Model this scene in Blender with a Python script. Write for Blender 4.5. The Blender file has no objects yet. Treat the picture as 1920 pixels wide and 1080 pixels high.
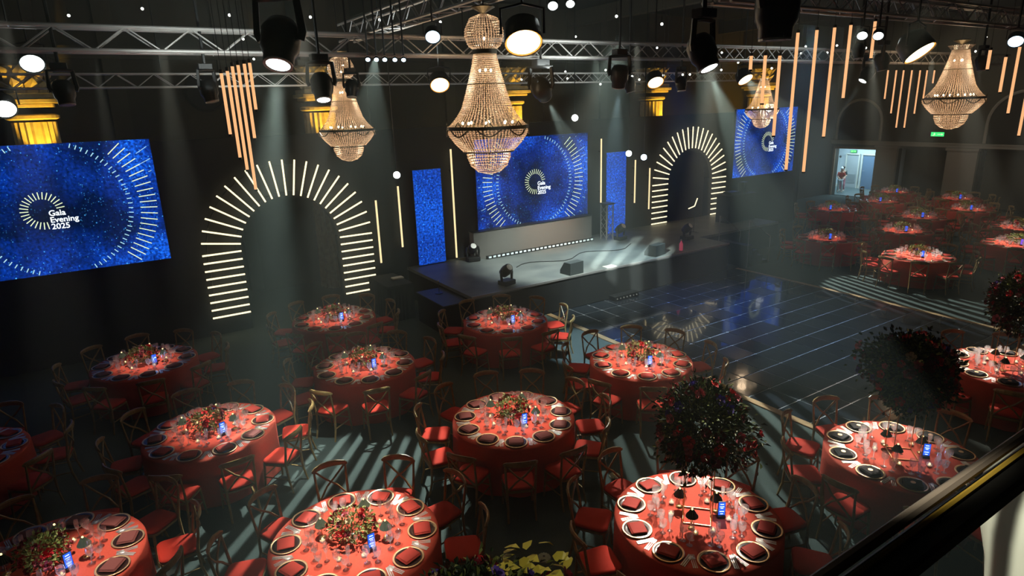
import bpy, math, random
from mathutils import Vector, Matrix, Quaternion
R = math.radians
rnd = random.Random(7)
S = bpy.context.scene
COL = S.collection
PI = math.pi

# ------------------------------------------------------------ camera
cd = bpy.data.cameras.new('camera'); cam = bpy.data.objects.new('camera', cd); COL.objects.link(cam)
_F = Vector((0.5140335, 0.8113417, -0.2783779)); _R = Vector((0.8393794, -0.5426285, -0.0315687)); _U = Vector((0.1766688, 0.2174373, 0.9599527))
CAM = Vector((0, 0, 5.2777))
cam.matrix_world = Matrix(((_R.x, _U.x, -_F.x, CAM.x), (_R.y, _U.y, -_F.y, CAM.y), (_R.z, _U.z, -_F.z, CAM.z), (0, 0, 0, 1)))
cd.sensor_width = 36; cd.lens = 36 * 1181.5 / 1920; cd.clip_start = .05; cd.clip_end = 200
S.camera = cam

# ------------------------------------------------------------ world, exposure
w = bpy.data.worlds.new('world'); S.world = w; w.use_nodes = True
w.node_tree.nodes['Background'].inputs[0].default_value = (.02, .03, .03, 1)
w.node_tree.nodes['Background'].inputs[1].default_value = .1
vs = w.node_tree.nodes.new('ShaderNodeVolumeScatter'); vs.inputs['Color'].default_value = (.88, 1, .93, 1)
vs.inputs['Density'].default_value = .0075; vs.inputs['Anisotropy'].default_value = .2          # thin stage haze filling the hall
w.node_tree.links.new(vs.outputs[0], w.node_tree.nodes['World Output'].inputs['Volume'])
S.view_settings.view_transform = 'Standard'; S.view_settings.look = 'None'
S.view_settings.exposure = 0; S.view_settings.gamma = 1
S.view_settings.use_curve_mapping = False
cy = S.cycles
cy.max_bounces = 6; cy.diffuse_bounces = 2; cy.glossy_bounces = 3; cy.transmission_bounces = 3
cy.transparent_max_bounces = 12; cy.volume_bounces = 0; cy.caustics_reflective = False; cy.caustics_refractive = False
cy.sample_clamp_indirect = 3; cy.use_denoising = True; cy.use_light_tree = True

# ------------------------------------------------------------ lights
def spot(pos, aim, power, deg, blend=.4, col=(1, .93, .82), rad=.06, gobo=None, name='spot_beam'):
    l = bpy.data.lights.new(name, 'SPOT'); l.energy = power; l.spot_size = R(deg); l.spot_blend = blend
    l.color = col; l.shadow_soft_size = rad
    o = bpy.data.objects.new(name, l); COL.objects.link(o); o.location = pos
    d = Vector(aim) - Vector(pos); o.rotation_euler = d.to_track_quat('-Z', 'Y').to_euler()
    if gobo:                                                  # metal bar gobo: dark and bright bars across the beam
        freq, duty, soft, turn = gobo
        l.use_nodes = True; nt = l.node_tree; N = nt.nodes; L = nt.links
        em = [n for n in N if n.type == 'EMISSION'][0]
        tc = N.new('ShaderNodeTexCoord'); mp = N.new('ShaderNodeMapping'); mp.inputs['Rotation'].default_value = (0, 0, R(turn))
        sx = N.new('ShaderNodeSeparateXYZ'); L.new(tc.outputs['Normal'], mp.inputs[0]); L.new(mp.outputs[0], sx.inputs[0])
        def M(op, a, b=None):
            m = N.new('ShaderNodeMath'); m.operation = op
            for i, v in enumerate((a, b)):
                if v is None: continue
                if isinstance(v, (int, float)): m.inputs[i].default_value = v
                else: L.new(v, m.inputs[i])
            return m.outputs[0]
        q = M('DIVIDE', sx.outputs[0], sx.outputs[2]); s = M('SINE', M('MULTIPLY', q, freq))
        mr = N.new('ShaderNodeMapRange'); mr.inputs[1].default_value = duty - soft; mr.inputs[2].default_value = duty + soft
        mr.inputs[3].default_value = .02
        L.new(s, mr.inputs[0]); L.new(mr.outputs[0], em.inputs[1])
    return o
def area(pos, aim, power, sx, sy, col, name='soft_light'):
    l = bpy.data.lights.new(name, 'AREA'); l.shape = 'RECTANGLE'; l.size = sx; l.size_y = sy; l.energy = power; l.color = col
    o = bpy.data.objects.new(name, l); COL.objects.link(o); o.location = pos
    o.rotation_euler = (Vector(aim) - Vector(pos)).to_track_quat('-Z', 'Y').to_euler(); return o

# table key: x, y, style, places, phase, words, lamp power, spot offset
TABLES = {
 'A': (6.84, 11.11, 'low', 10, .10, 'the table against the stage front', 900, (0, 0)),
 'B': (7.61, 7.73, 'low', 10, .25, 'the table touching the dance floor', 1500, (0, 0)),
 'C': (4.55, 7.26, 'low', 11, .06, 'the hall-centre table', 1200, (0, 0)),
 'D': (3.45, 10.61, 'low', 10, .15, 'the table behind the hall-centre one', 1100, (0, 0)),
 'E': (.68, 9.62, 'low', 10, .30, 'the table in front of table nineteen', 1250, (.1, .1)),
 'F': (3.84, 13.63, 'low', 10, .00, 'the table below the big glowing arch', 900, (0, 0)),
 'G': (4.94, 4.07, 'tall', 10, .42, 'the near table under tall flowers', 1300, (-.1, .1)),
 'H': (1.63, 5.97, 'low', 10, .22, 'the near table under yellow leaves', 1700, (0, 0)),
 'I': (8.08, 3.43, 'tall', 10, .35, 'the black-napkin table by the rail', 1150, (0, 0)),
 'J': (.05, 13.34, 'low', 10, .05, 'table nineteen', 800, (0, -.1)),
 'L': (-1.21, 7.45, 'low', 10, .18, 'the bottom corner table', 900, (.5, -.2)),
 'R': (12.27, 3.80, 'tall', 10, .12, 'the table behind the rail-side one', 1200, (0, 0)),
 'M': (-2.50, 10.95, 'low', 10, .00, 'the unlit table by the dark corner', 0, (0, 0)),
 'K': (19.28, 8.56, 'far', 10, .1, 'the far table beside the dance floor', 1700, (0, 0)),
 'O': (22.53, 10.62, 'far', 10, .2, 'the far table second from the floor', 900, (0, 0)),
 'P': (22.91, 7.47, 'far', 10, .0, 'the far table with violet sign', 1800, (0, 0)),
 'Q': (25.72, 8.37, 'far', 10, .3, 'the far table behind the violet sign', 900, (0, 0)),
 'T': (19.62, 11.55, 'far', 10, .1, 'the lone table beyond the stage', 700, (0, 0)),
 'U': (25.55, 11.52, 'far', 10, .2, 'the far table in the middle row', 450, (0, 0)),
 'V': (28.48, 11.10, 'far', 10, .0, 'the far table by the second recess', 700, (0, 0)),
 'W': (31.10, 12.60, 'far', 10, .3, 'the hindmost table by the first recess', 500, (0, 0)),
 'X': (24.93, 14.54, 'far', 10, .1, 'the far table before the lit doorway', 400, (0, 0)),
 'Y': (28.26, 14.29, 'far', 10, .2, 'the little table beside the doorway', 350, (0, 0)),
 'Z': (31.30, 15.35, 'far', 10, .0, 'the hindmost table against the wall', 450, (0, 0)),
 'N': (1.62, 3.20, 'tall', 10, .0, 'the table under the balcony', 0, (0, 0)),
}
CONE = dict(A=17, B=19.5, C=19.5, D=16.5, E=17, F=16, H=20, J=14.5, L=16, K=19, P=19, T=13, X=13, Y=13, U=13, V=14, O=15, Q=16, W=14, Z=14)
for k, t in TABLES.items():
    if not t[6]: continue
    x, y = t[0] + t[7][0], t[1] + t[7][1]
    if t[2] == 'tall':          # the raised flowers would shade the cloth: these tables are lit from the side
        spot((x + 3.6, y + 3.0, 6.1), (x, y, .75), t[6] * 3.4, 14.5, .7, (1, .9, .78), .05, name='table_spotlight')
    else: spot((x + .2, y + .5, 6.25), (x + .02, y + .04, .75), t[6] * 1.8, CONE.get(k, 17.5), .85, (1, .9, .78), .05, name='table_spotlight')
spot((2.6, 1.2, 5.6), (1.7, 3.1, 2.2), 160, 30, .6, (1, .9, .7), .05, name='table_spotlight')
WHT = (.86, 1, .93)
# visible moving-head beams in the haze, most through bar gobos that stripe the carpet
spot((1.36, 5.64, 5.60), (-.5, 3.3, 0), 5200, 24, .6, WHT, .05, (14, -.3, 1.2, 0))
spot((4.36, 3.70, 5.45), (4.7, .8, 0), 4200, 26, .4, WHT, .02, (60, .1, .7, 0))
spot((10.6, 9.4, 6.3), (8.3, 5.0, 0), 3600, 27, .3, WHT, .02, (110, .2, .45, 0))
spot((8.6, 4.9, 6.2), (5.35, 4.0, 2.6), 1500, 13, .5, (1, .95, .8), .05)
spot((14.0, 1.6, 6.2), (12.3, 3.8, 2.5), 1300, 16, .5, (1, .85, .7), .05)
spot((6.80, 9.32, 5.28), (12.5, 13.4, .9), 9000, 18, .3, WHT, .03, (90, .2, .5, 0))
spot((7.88, 8.72, 5.42), (8.6, 10.2, 0), 2600, 26, .5, (.6, .85, 1), .04)
spot((2.58, 8.34, 5.30), (1.7, 9.4, 0), 700, 22, .5, WHT, .04)
spot((14.5, 8.13, 5.5), (11.0, 9.5, .0), 900, 14, .5, (.8, .95, 1), .04)
spot((4.3, 10.9, 6.2), (1.9, 7.9, 0), 3800, 31, .25, WHT, .02, (150, .3, .35, 0))
spot((8.4, 10.0, 6.2), (6.2, 6.1, 0), 1800, 26, .25, WHT, .02, (120, .35, .4, 0))
spot((19.6, 15.2, 6.0), (17.3, 7.0, 0), 8000, 28, .15, WHT, .02, (190, .25, .35, 0))
spot((12.6, 8.2, 6.6), (12.8, 8.8, 0), 1500, 62, .8, (.35, .6, 1), .3)
spot((12.0, 11.5, 6.6), (13.2, 11.0, 0), 1800, 34, .8, (.03, .22, 1), .2)
# stage wash
spot((9.6, 10.6, 6.6), (10.8, 14.0, .9), 4300, 52, .8, WHT, .15, name='stage_wash')
spot((14.0, 11.4, 6.4), (12.6, 13.8, .9), 1500, 30, .8, (.5, .85, 1), .15, name='stage_wash')
spot((11.3, 13.2, 6.0), (11.6, 16.1, 1.8), 1100, 34, 1, (1, .45, .2), .15, name='stage_wash')
# amber uplights on the hall's columns
for k in range(5):
    spot((-1.15 + 6.8 * k + .25, 17.9, 3.6), (-1.15 + 6.8 * k, 19.3, 5.9), 520, 34, .6, (1, .6, .05), .06, name='amber_uplight')
area((24.5, 17.4, 4.8), (26, 19.9, 5.5), 40, .5, .3, (1, .6, .06), name='amber_uplight')
for p_ in ((1.5, 8.6, 5.9), (7, 9.0, 5.9), (13.5, 8.4, 6.0), (3, 14.6, 5.6), (12, 14.6, 5.6), (5.6, 12, 6.3)):      # unseen upward fills added to brighten the truss
    area(p_, (p_[0], p_[1] + .9, 8), 22, 1.6, .3, (.9, 1, .95), name='truss_fill')
area((27.5, 12, 6.8), (33.5, 12.5, 1.8), 90, 1, 9, (1, .95, .8), name='fill_light')  # unseen fill added to brighten the far wall and its pilasters
# dim ambient fill added under the ceiling, corridor light
area((8, 9, 8.5), (8, 9, 0), 6, 16, 12, (.75, 1, .9), name='fill_light')
area((23, 9, 8.5), (23, 9, 0), 9, 14, 12, (1, .93, .75), name='fill_light')
area((35.2, 19.7, 2.6), (35.2, 19.8, 0), 165, 2.4, 2.0, (.55, .85, 1), name='corridor_light')

# ------------------------------------------------------------ helpers
def newobj(name, data, parent=None, loc=None, **props):
    o = bpy.data.objects.new(name, data); COL.objects.link(o)
    if parent: o.parent = parent
    if loc: o.location = loc
    for k, v in props.items(): o[k] = v
    return o
def thing(name, label, cat, loc=(0, 0, 0), rz=0, group=None):
    o = newobj(name, None, None, loc, label=label, category=cat); o.rotation_euler = (0, 0, rz)
    o.empty_display_size = .1
    if group: o['group'] = group
    return o
def tag(o, label, cat, group=None):
    o['label'] = label; o['category'] = cat
    if group: o['group'] = group
    return o
def dup(root, loc=None, rz=None, label=None, group=None, rot=None):
    r = root.copy(); COL.objects.link(r)
    if loc is not None: r.location = loc
    if rz is not None: r.rotation_euler = (0, 0, rz)
    if rot is not None: r.rotation_euler = rot
    if label: r['label'] = label
    if group: r['group'] = group
    for ch in KIDS.get(root.name, ()):
        c = ch.copy(); COL.objects.link(c); c.parent = r; c.matrix_parent_inverse = ch.matrix_parent_inverse
        for g in KIDS.get(ch.name, ()):
            d = g.copy(); COL.objects.link(d); d.parent = c
    return r
KIDS = {}
class MB:
    def __init__(s): s.v = []; s.f = []
    def add(s, vs, fs):
        n = len(s.v); s.v += [tuple(v) for v in vs]; s.f += [tuple(i + n for i in f) for f in fs]; return s
    def box(s, c, d, m=None):
        x, y, z = d[0] / 2, d[1] / 2, d[2] / 2
        vs = [Vector((a * x, b * y, e * z)) for e in (-1, 1) for b in (-1, 1) for a in (-1, 1)]
        if m: vs = [m @ v for v in vs]
        vs = [v + Vector(c) for v in vs]
        return s.add(vs, [(0, 2, 3, 1), (4, 5, 7, 6), (0, 1, 5, 4), (2, 6, 7, 3), (0, 4, 6, 2), (1, 3, 7, 5)])
    def bbox(s, c, d, b=.01):                                   # box with chamfered vertical and top edges
        x, y, z = d[0] / 2, d[1] / 2, d[2] / 2
        def ring(i, zz): return [(c[0] + px, c[1] + py, c[2] + zz) for px, py in ((-x + b + i, -y + i), (x - b - i, -y + i), (x - i, -y + b + i), (x - i, y - b - i), (x - b - i, y - i), (-x + b + i, y - i), (-x + i, y - b - i), (-x + i, -y + b + i))]
        rs = [ring(b * .6, -z), ring(0, -z + b * .6), ring(0, z - b * .6), ring(b * .6, z)]
        return s.loft(rs, True)
    def loft(s, rings, caps=True, closed=True):
        n = len(rings[0]); vs = [p for r in rings for p in r]; fs = []
        for i in range(len(rings) - 1):
            for j in range(n if closed else n - 1):
                k = (j + 1) % n; fs.append((i * n + j, i * n + k, (i + 1) * n + k, (i + 1) * n + j))
        if caps: fs.append(tuple(range(n))[::-1]); fs.append(tuple((len(rings) - 1) * n + j for j in range(n)))
        return s.add(vs, fs)
    def tube(s, pts, r, n=6, flat=1.0, caps=True):
        pts = [Vector(p) for p in pts]; rings = []; up = None
        for i, p in enumerate(pts):
            t = (pts[min(i + 1, len(pts) - 1)] - pts[max(i - 1, 0)]).normalized()
            if up is None: up = Vector((0, 0, 1)) if abs(t.z) < .9 else Vector((1, 0, 0))
            a = t.cross(up).normalized(); b = a.cross(t).normalized(); up = b
            rr = r[i] if isinstance(r, (list, tuple)) else r
            rings.append([p + a * (math.cos(2 * PI * (j + .5) / n) * rr * flat) + b * (math.sin(2 * PI * (j + .5) / n) * rr) for j in range(n)])
        return s.loft(rings, caps)
    def lathe(s, prof, n=16, c=(0, 0, 0), caps=False):
        rings = [[(c[0] + r * math.cos(2 * PI * j / n), c[1] + r * math.sin(2 * PI * j / n), c[2] + z) for j in range(n)] for r, z in prof]
        return s.loft(rings, caps)
    def ball(s, c, r, n=8, m=5, sc=(1, 1, 1)):
        return s.lathe2(c, [(math.sin(PI * i / m) * r, -math.cos(PI * i / m) * r) for i in range(m + 1)], n, sc)
    def lathe2(s, c, prof, n, sc):
        rings = [[(c[0] + max(r, 1e-4) * sc[0] * math.cos(2 * PI * j / n), c[1] + max(r, 1e-4) * sc[1] * math.sin(2 * PI * j / n), c[2] + z * sc[2]) for j in range(n)] for r, z in prof]
        return s.loft(rings, True)
    def mesh(s, name, mat, smooth=False):
        me = bpy.data.meshes.new(name); me.from_pydata(s.v, [], s.f)
        for m in (mat if isinstance(mat, (list, tuple)) else [mat]): me.materials.append(m)
        if smooth: me.polygons.foreach_set('use_smooth', [True] * len(me.polygons))
        me.update(); return me
    def obj(s, name, mat, parent=None, loc=None, smooth=False, **props):
        o = newobj(name, s.mesh(name, mat, smooth), parent, loc, **props)
        if parent: KIDS.setdefault(parent.name, []).append(o)
        return o
def part(name, mesh, parent, loc=None, rot=None, **props):
    o = newobj(name, mesh, parent, loc, **props)
    if rot: o.rotation_euler = rot
    KIDS.setdefault(parent.name, []).append(o); return o
def struct(name, mb, mat, smooth=False): return mb.obj(name, mat, None, None, smooth, kind='structure')

# ------------------------------------------------------------ materials
def mat(name, col, rough=.6, metal=0, emit=None, es=1, noise=None, spec=.5, coat=0, sheen=0, bump=0):
    m = bpy.data.materials.new(name); m.use_nodes = True; nt = m.node_tree; b = nt.nodes['Principled BSDF']
    b.inputs['Base Color'].default_value = (*col, 1); b.inputs['Roughness'].default_value = rough
    b.inputs['Metallic'].default_value = metal; b.inputs['Specular IOR Level'].default_value = spec
    if coat: b.inputs['Coat Weight'].default_value = coat
    if sheen: b.inputs['Sheen Weight'].default_value = sheen
    if emit: b.inputs['Emission Color'].default_value = (*emit, 1); b.inputs['Emission Strength'].default_value = es
    tc = None
    if noise or bump:
        tc = nt.nodes.new('ShaderNodeTexCoord'); nz = nt.nodes.new('ShaderNodeTexNoise')
        nz.inputs['Scale'].default_value = (noise or (30,))[0]; nz.inputs['Detail'].default_value = 4
        nt.links.new(tc.outputs['Object'], nz.inputs['Vector'])
    if noise:
        cr = nt.nodes.new('ShaderNodeValToRGB'); c2 = noise[1]
        cr.color_ramp.elements[0].color = (*c2, 1); cr.color_ramp.elements[1].color = (*col, 1)
        cr.color_ramp.elements[0].position = .35; cr.color_ramp.elements[1].position = .65
        nt.links.new(nz.outputs['Fac'], cr.inputs[0]); nt.links.new(cr.outputs[0], b.inputs['Base Color'])
    if bump:
        bp = nt.nodes.new('ShaderNodeBump'); bp.inputs['Strength'].default_value = bump; bp.inputs['Distance'].default_value = .01
        nt.links.new(nz.outputs['Fac'], bp.inputs['Height']); nt.links.new(bp.outputs[0], b.inputs['Normal'])
    return m
def glow(name, col, st, sampled=False):
    m = bpy.data.materials.new(name); m.use_nodes = True; nt = m.node_tree; nt.nodes.clear()
    e = nt.nodes.new('ShaderNodeEmission'); e.inputs[0].default_value = (*col, 1); e.inputs[1].default_value = st
    o = nt.nodes.new('ShaderNodeOutputMaterial'); nt.links.new(e.outputs[0], o.inputs[0])
    if not sampled: m.cycles.emission_sampling = 'NONE'
    return m
def thin_glass(name, tint=(1, 1, 1), gl=.12):
    m = bpy.data.materials.new(name); m.use_nodes = True; nt = m.node_tree; nt.nodes.clear()
    t = nt.nodes.new('ShaderNodeBsdfTransparent'); t.inputs[0].default_value = (*tint, 1)
    g = nt.nodes.new('ShaderNodeBsdfGlossy'); g.inputs['Roughness'].default_value = .22; g.inputs[0].default_value = (1, 1, 1, 1)
    lw = nt.nodes.new('ShaderNodeLayerWeight'); lw.inputs[0].default_value = .35
    ma = nt.nodes.new('ShaderNodeMath'); ma.operation = 'MULTIPLY_ADD'; ma.inputs[1].default_value = .42; ma.inputs[2].default_value = gl
    nt.links.new(lw.outputs['Facing'], ma.inputs[0])
    mx = nt.nodes.new('ShaderNodeMixShader'); nt.links.new(ma.outputs[0], mx.inputs[0])
    nt.links.new(t.outputs[0], mx.inputs[1]); nt.links.new(g.outputs[0], mx.inputs[2])
    df_ = nt.nodes.new('ShaderNodeBsdfTranslucent'); df_.inputs[0].default_value = (1, .97, .94, 1)
    m2 = nt.nodes.new('ShaderNodeMixShader'); m2.inputs[0].default_value = .2; nt.links.new(mx.outputs[0], m2.inputs[1]); nt.links.new(df_.outputs[0], m2.inputs[2])
    o = nt.nodes.new('ShaderNodeOutputMaterial'); nt.links.new(m2.outputs[0], o.inputs[0]); return m
M_cloth = mat('red_cloth', (.64, .088, .05), .85, noise=(60, (.58, .076, .042)), bump=.15, spec=.3)
M_pad = mat('red_pad', (.55, .03, .012), .8, spec=.3)
M_nap_red = mat('red_napkin', (.42, .035, .02), .8, bump=.2)
M_nap_wine = mat('wine_napkin', (.20, .05, .04), .8, bump=.2)
M_nap_black = mat('black_napkin', (.018, .017, .018), .8, bump=.2)
M_plate = mat('dark_plate', (.03, .012, .01), .25)
M_gold = mat('gold_rim', (.86, .58, .32), .42, .9)
M_brass = mat('brass', (.85, .55, .25), .3, 1)
M_steel = mat('steel', (.72, .69, .64), .5, .85)
M_glass = thin_glass('clear_glass', (.99, .99, .99), .14)
M_wood = mat('ash_wood', (.40, .26, .10), .32, noise=(14, (.29, .18, .065)))
M_black = mat('black_metal', (.012, .013, .014), .38)
M_blackfab = mat('black_drape', (.008, .009, .009), .9)
M_alu = mat('truss_aluminium', (.5, .48, .46), .4, .55)
M_rubber = mat('black_rubber', (.01, .01, .01), .8)
M_carpet = mat('dark_carpet', (.085, .105, .098), .95, noise=(90, (.06, .078, .072)), spec=.1, bump=.3)
M_tile = mat('glossy_black_tile', (.014, .018, .024), .09, coat=.5)
M_seam = mat('silver_seam', (.7, .74, .8), .5)
M_trimwood = mat('oak_trim', (.42, .27, .14), .4, noise=(8, (.32, .2, .1)))
M_stage = mat('stage_grey', (.20, .215, .20), .5, noise=(1.3, (.13, .145, .14)), bump=.05)
M_setwall = mat('set_wall_black', (.018, .02, .02), .75)
M_hallwall = mat('hall_wall_brown', (.075, .062, .04), .85, noise=(.6, (.055, .048, .034)))
M_pilaster = mat('pilaster_stone', (.34, .31, .25), .8)
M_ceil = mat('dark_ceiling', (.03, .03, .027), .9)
M_beam = mat('ceiling_beam', (.08, .07, .05), .8)
M_column = mat('cream_plaster', (.75, .62, .35), .6, noise=(8, (.65, .5, .26)))
M_plaster = mat('white_plaster', (.72, .72, .62), .6)
M_dark_leaf = mat('dark_leaf', (.018, .04, .016), .5)
M_leaf = mat('green_leaf', (.15, .19, .045), .45)
M_fresh = mat('fresh_leaf', (.32, .38, .12), .45)
M_yleaf = mat('yellow_leaf', (.55, .50, .06), .5)
M_rose_red = mat('red_petal', (.62, .02, .03), .6)
M_rose_dark = mat('burgundy_petal', (.17, .008, .02), .6)
M_rose_pink = mat('pink_petal', (.65, .16, .2), .6)
M_rose_pale = mat('cream_petal', (.7, .55, .35), .6)
M_violet = mat('violet_petal', (.1, .06, .35), .6)
M_shade = mat('pleated_green_shade', (.08, .11, .07), .7)
M_tube = glow('warm_tube', (1, .86, .52), 1.9)
M_tube2 = glow('pale_tube', (1, .80, .42), 1.3)
M_otube = glow('amber_tube', (1, .5, .22), 1.1)
M_white_lens = glow('white_lens', (.9, 1, .96), 9)
M_warm_lens = glow('warm_lens', (1, .78, .45), 9)
M_blue_lens = glow('blue_lens', (.55, .8, 1), 7)
M_star = glow('star_bulb', (.95, 1, .9), 3.5)
M_flame = glow('candle_flame', (1, .78, .35), 2.2)
M_sign = glow('sign_blue', (.03, .13, 1), 1.3)
M_sign_v = glow('sign_violet', (.25, .1, .9), 1.2)
M_sign_w = glow('sign_white', (.6, .85, 1), 2.2)
M_exit = glow('exit_green', (.05, .9, .2), 1.6)
M_bulb = glow('chandelier_bulb', (1, .78, .45), 14)
M_print = glow('screen_print', (.85, 1, .62), 1.15)
M_print_c = glow('screen_print_cyan', (.5, .9, 1), 1.0)
M_text = glow('screen_text', (.85, .95, 1), 1.8)
M_corr = mat('corridor_paint', (.6, .68, .7), .6)
M_door = mat('grey_door', (.42, .46, .46), .5)
M_doorb = mat('blue_door', (.12, .2, .3), .5)
M_skin = mat('skin', (.5, .3, .2), .5)
M_hair = mat('dark_hair', (.02, .015, .01), .6)
M_redtop = mat('red_jumper', (.45, .04, .02), .8)
M_pale = mat('pale_trousers', (.6, .7, .72), .8)
M_pinkt = mat('pink_trousers', (.6, .2, .25), .8)
M_darktop = mat('dark_top', (.02, .04, .035), .8)

def crystal_mat():
    m = bpy.data.materials.new('crystal_beads'); m.use_nodes = True; nt = m.node_tree; nt.nodes.clear(); N = nt.nodes
    d = N.new('ShaderNodeBsdfTranslucent'); d.inputs[0].default_value = (.98, .74, .56, 1)
    g = N.new('ShaderNodeBsdfGlossy'); g.inputs['Roughness'].default_value = .15; g.inputs[0].default_value = (1, .92, .85, 1)
    t = N.new('ShaderNodeBsdfTransparent'); a = N.new('ShaderNodeMixShader'); a.inputs[0].default_value = .45
    b = N.new('ShaderNodeMixShader'); b.inputs[0].default_value = .12
    nt.links.new(d.outputs[0], a.inputs[1]); nt.links.new(g.outputs[0], a.inputs[2])
    nt.links.new(a.outputs[0], b.inputs[1]); nt.links.new(t.outputs[0], b.inputs[2])
    o = N.new('ShaderNodeOutputMaterial'); nt.links.new(b.outputs[0], o.inputs[0]); return m
M_crystal = crystal_mat()

def letter_mesh(text, size, m, offset=0, align='LEFT', ext=.001):
    c = bpy.data.curves.new('lettering', 'FONT'); c.body = text; c.size = size; c.extrude = ext; c.offset = offset; c.align_x = align
    o = bpy.data.objects.new('lettering_source', c); COL.objects.link(o); bpy.context.view_layer.update()
    me = bpy.data.meshes.new_from_object(o); bpy.data.objects.remove(o); me.name = 'lettering'; me.materials.clear(); me.materials.append(m); return me
def screen_mat(name, seed, gx, gz, dark=.5, amp=.9, lift=.12):
    """the LED picture: drifting blue sparkle dust on navy"""
    m = bpy.data.materials.new(name); m.use_nodes = True; nt = m.node_tree; nt.nodes.clear(); N = nt.nodes; L = nt.links
    tc = N.new('ShaderNodeTexCoord'); mp = N.new('ShaderNodeMapping'); mp.inputs['Location'].default_value = (seed, 0, seed * 1.7)
    L.new(tc.outputs['Object'], mp.inputs[0])
    def V(scale):
        v = N.new('ShaderNodeTexVoronoi'); v.inputs['Scale'].default_value = scale; L.new(mp.outputs[0], v.inputs['Vector']); return v
    def M(op, a, b=None, c=None):
        q = N.new('ShaderNodeMath'); q.operation = op
        for i, x in enumerate((a, b, c)):
            if x is None: continue
            if isinstance(x, (int, float)): q.inputs[i].default_value = x
            else: L.new(x, q.inputs[i])
        return q.outputs[0]
    def NZ(sc, det=3):
        n = N.new('ShaderNodeTexNoise'); n.inputs['Scale'].default_value = sc; n.inputs['Detail'].default_value = det
        L.new(mp.outputs[0], n.inputs['Vector']); return n.outputs['Fac']
    v1 = V(22); v2 = V(9)
    d1 = M('LESS_THAN', v1.outputs['Distance'], .22); d2 = M('LESS_THAN', v2.outputs['Distance'], .13)
    s1 = N.new('ShaderNodeSeparateColor'); L.new(v1.outputs['Color'], s1.inputs[0])
    spark = M('MULTIPLY', d1, M('POWER', s1.outputs[0], 3.0))
    s2 = N.new('ShaderNodeSeparateColor'); L.new(v2.outputs['Color'], s2.inputs[0])
    big = M('MULTIPLY', d2, M('POWER', s2.outputs[1], 4.0))
    cloud = N.new('ShaderNodeMapRange'); cloud.inputs[1].default_value = .40; cloud.inputs[2].default_value = .62; L.new(NZ(.9, 4), cloud.inputs[0])
    fine = M('MULTIPLY_ADD', NZ(18, 2), 1.6, -.35)
    # calm centre behind the logo
    sx = N.new('ShaderNodeSeparateXYZ'); L.new(tc.outputs['Object'], sx.inputs[0])
    dx = M('SUBTRACT', sx.outputs[0], gx); dz = M('SUBTRACT', sx.outputs[2], gz)
    rr = M('SQRT', M('ADD', M('MULTIPLY', dx, dx), M('MULTIPLY', dz, dz)))
    edge = N.new('ShaderNodeMapRange'); edge.inputs[1].default_value = .3; edge.inputs[2].default_value = 1.5; edge.inputs[3].default_value = 1 - dark; L.new(rr, edge.inputs[0])
    base = M('MULTIPLY', M('MULTIPLY', M('MULTIPLY_ADD', cloud.outputs[0], amp, lift), edge.outputs[0]), fine)
    cr = N.new('ShaderNodeValToRGB'); e = cr.color_ramp.elements
    e[0].color = (.0, .003, .012, 1); e[1].position = .75; e[1].color = (.01, .17, 1, 1)
    k = e.new(.3); k.color = (.002, .035, .33, 1)
    L.new(base, cr.inputs[0])
    add = N.new('ShaderNodeMix'); add.data_type = 'RGBA'; add.blend_type = 'ADD'; add.inputs[0].default_value = 1
    sc = N.new('ShaderNodeMix'); sc.data_type = 'RGBA'; sc.blend_type = 'MIX'; L.new(M('MINIMUM', M('MULTIPLY', M('ADD', spark, big), M('MULTIPLY_ADD', edge.outputs[0], .8, .1)), 1.0), sc.inputs[0])
    sc.inputs[6].default_value = (0, 0, 0, 1); sc.inputs[7].default_value = (.08, .5, 1, 1)
    L.new(cr.outputs[0], add.inputs[6]); L.new(sc.outputs[2], add.inputs[7])
    em = N.new('ShaderNodeEmission'); em.inputs[1].default_value = 1.25; L.new(add.outputs[2], em.inputs[0])
    o = N.new('ShaderNodeOutputMaterial'); L.new(em.outputs[0], o.inputs[0]); return m

# ------------------------------------------------------------ the setting
X0, X1, Y0, Y1, ZC = -6.0, 33.5, -3.0, 20.0, 8.6
struct('floor', MB().box(((X0 + X1) / 2, (Y0 + Y1) / 2, -.1), (X1 - X0, Y1 - Y0, .2)), M_carpet)
struct('ceiling', MB().box(((X0 + X1) / 2, (Y0 + Y1) / 2, ZC + .1), (X1 - X0, Y1 - Y0, .2)), M_ceil)
struct('wall_back', MB().box(((X0 + X1) / 2, Y1 + .1, ZC / 2), (X1 - X0, .2, ZC)), M_hallwall)
struct('wall_left', MB().box((X0 - .1, (Y0 + Y1) / 2, ZC / 2), (.2, Y1 - Y0, ZC)), M_hallwall)
struct('wall_near', MB().box(((X0 + X1) / 2, Y0 - .1, ZC / 2), (X1 - X0, .2, ZC)), M_hallwall)
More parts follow.
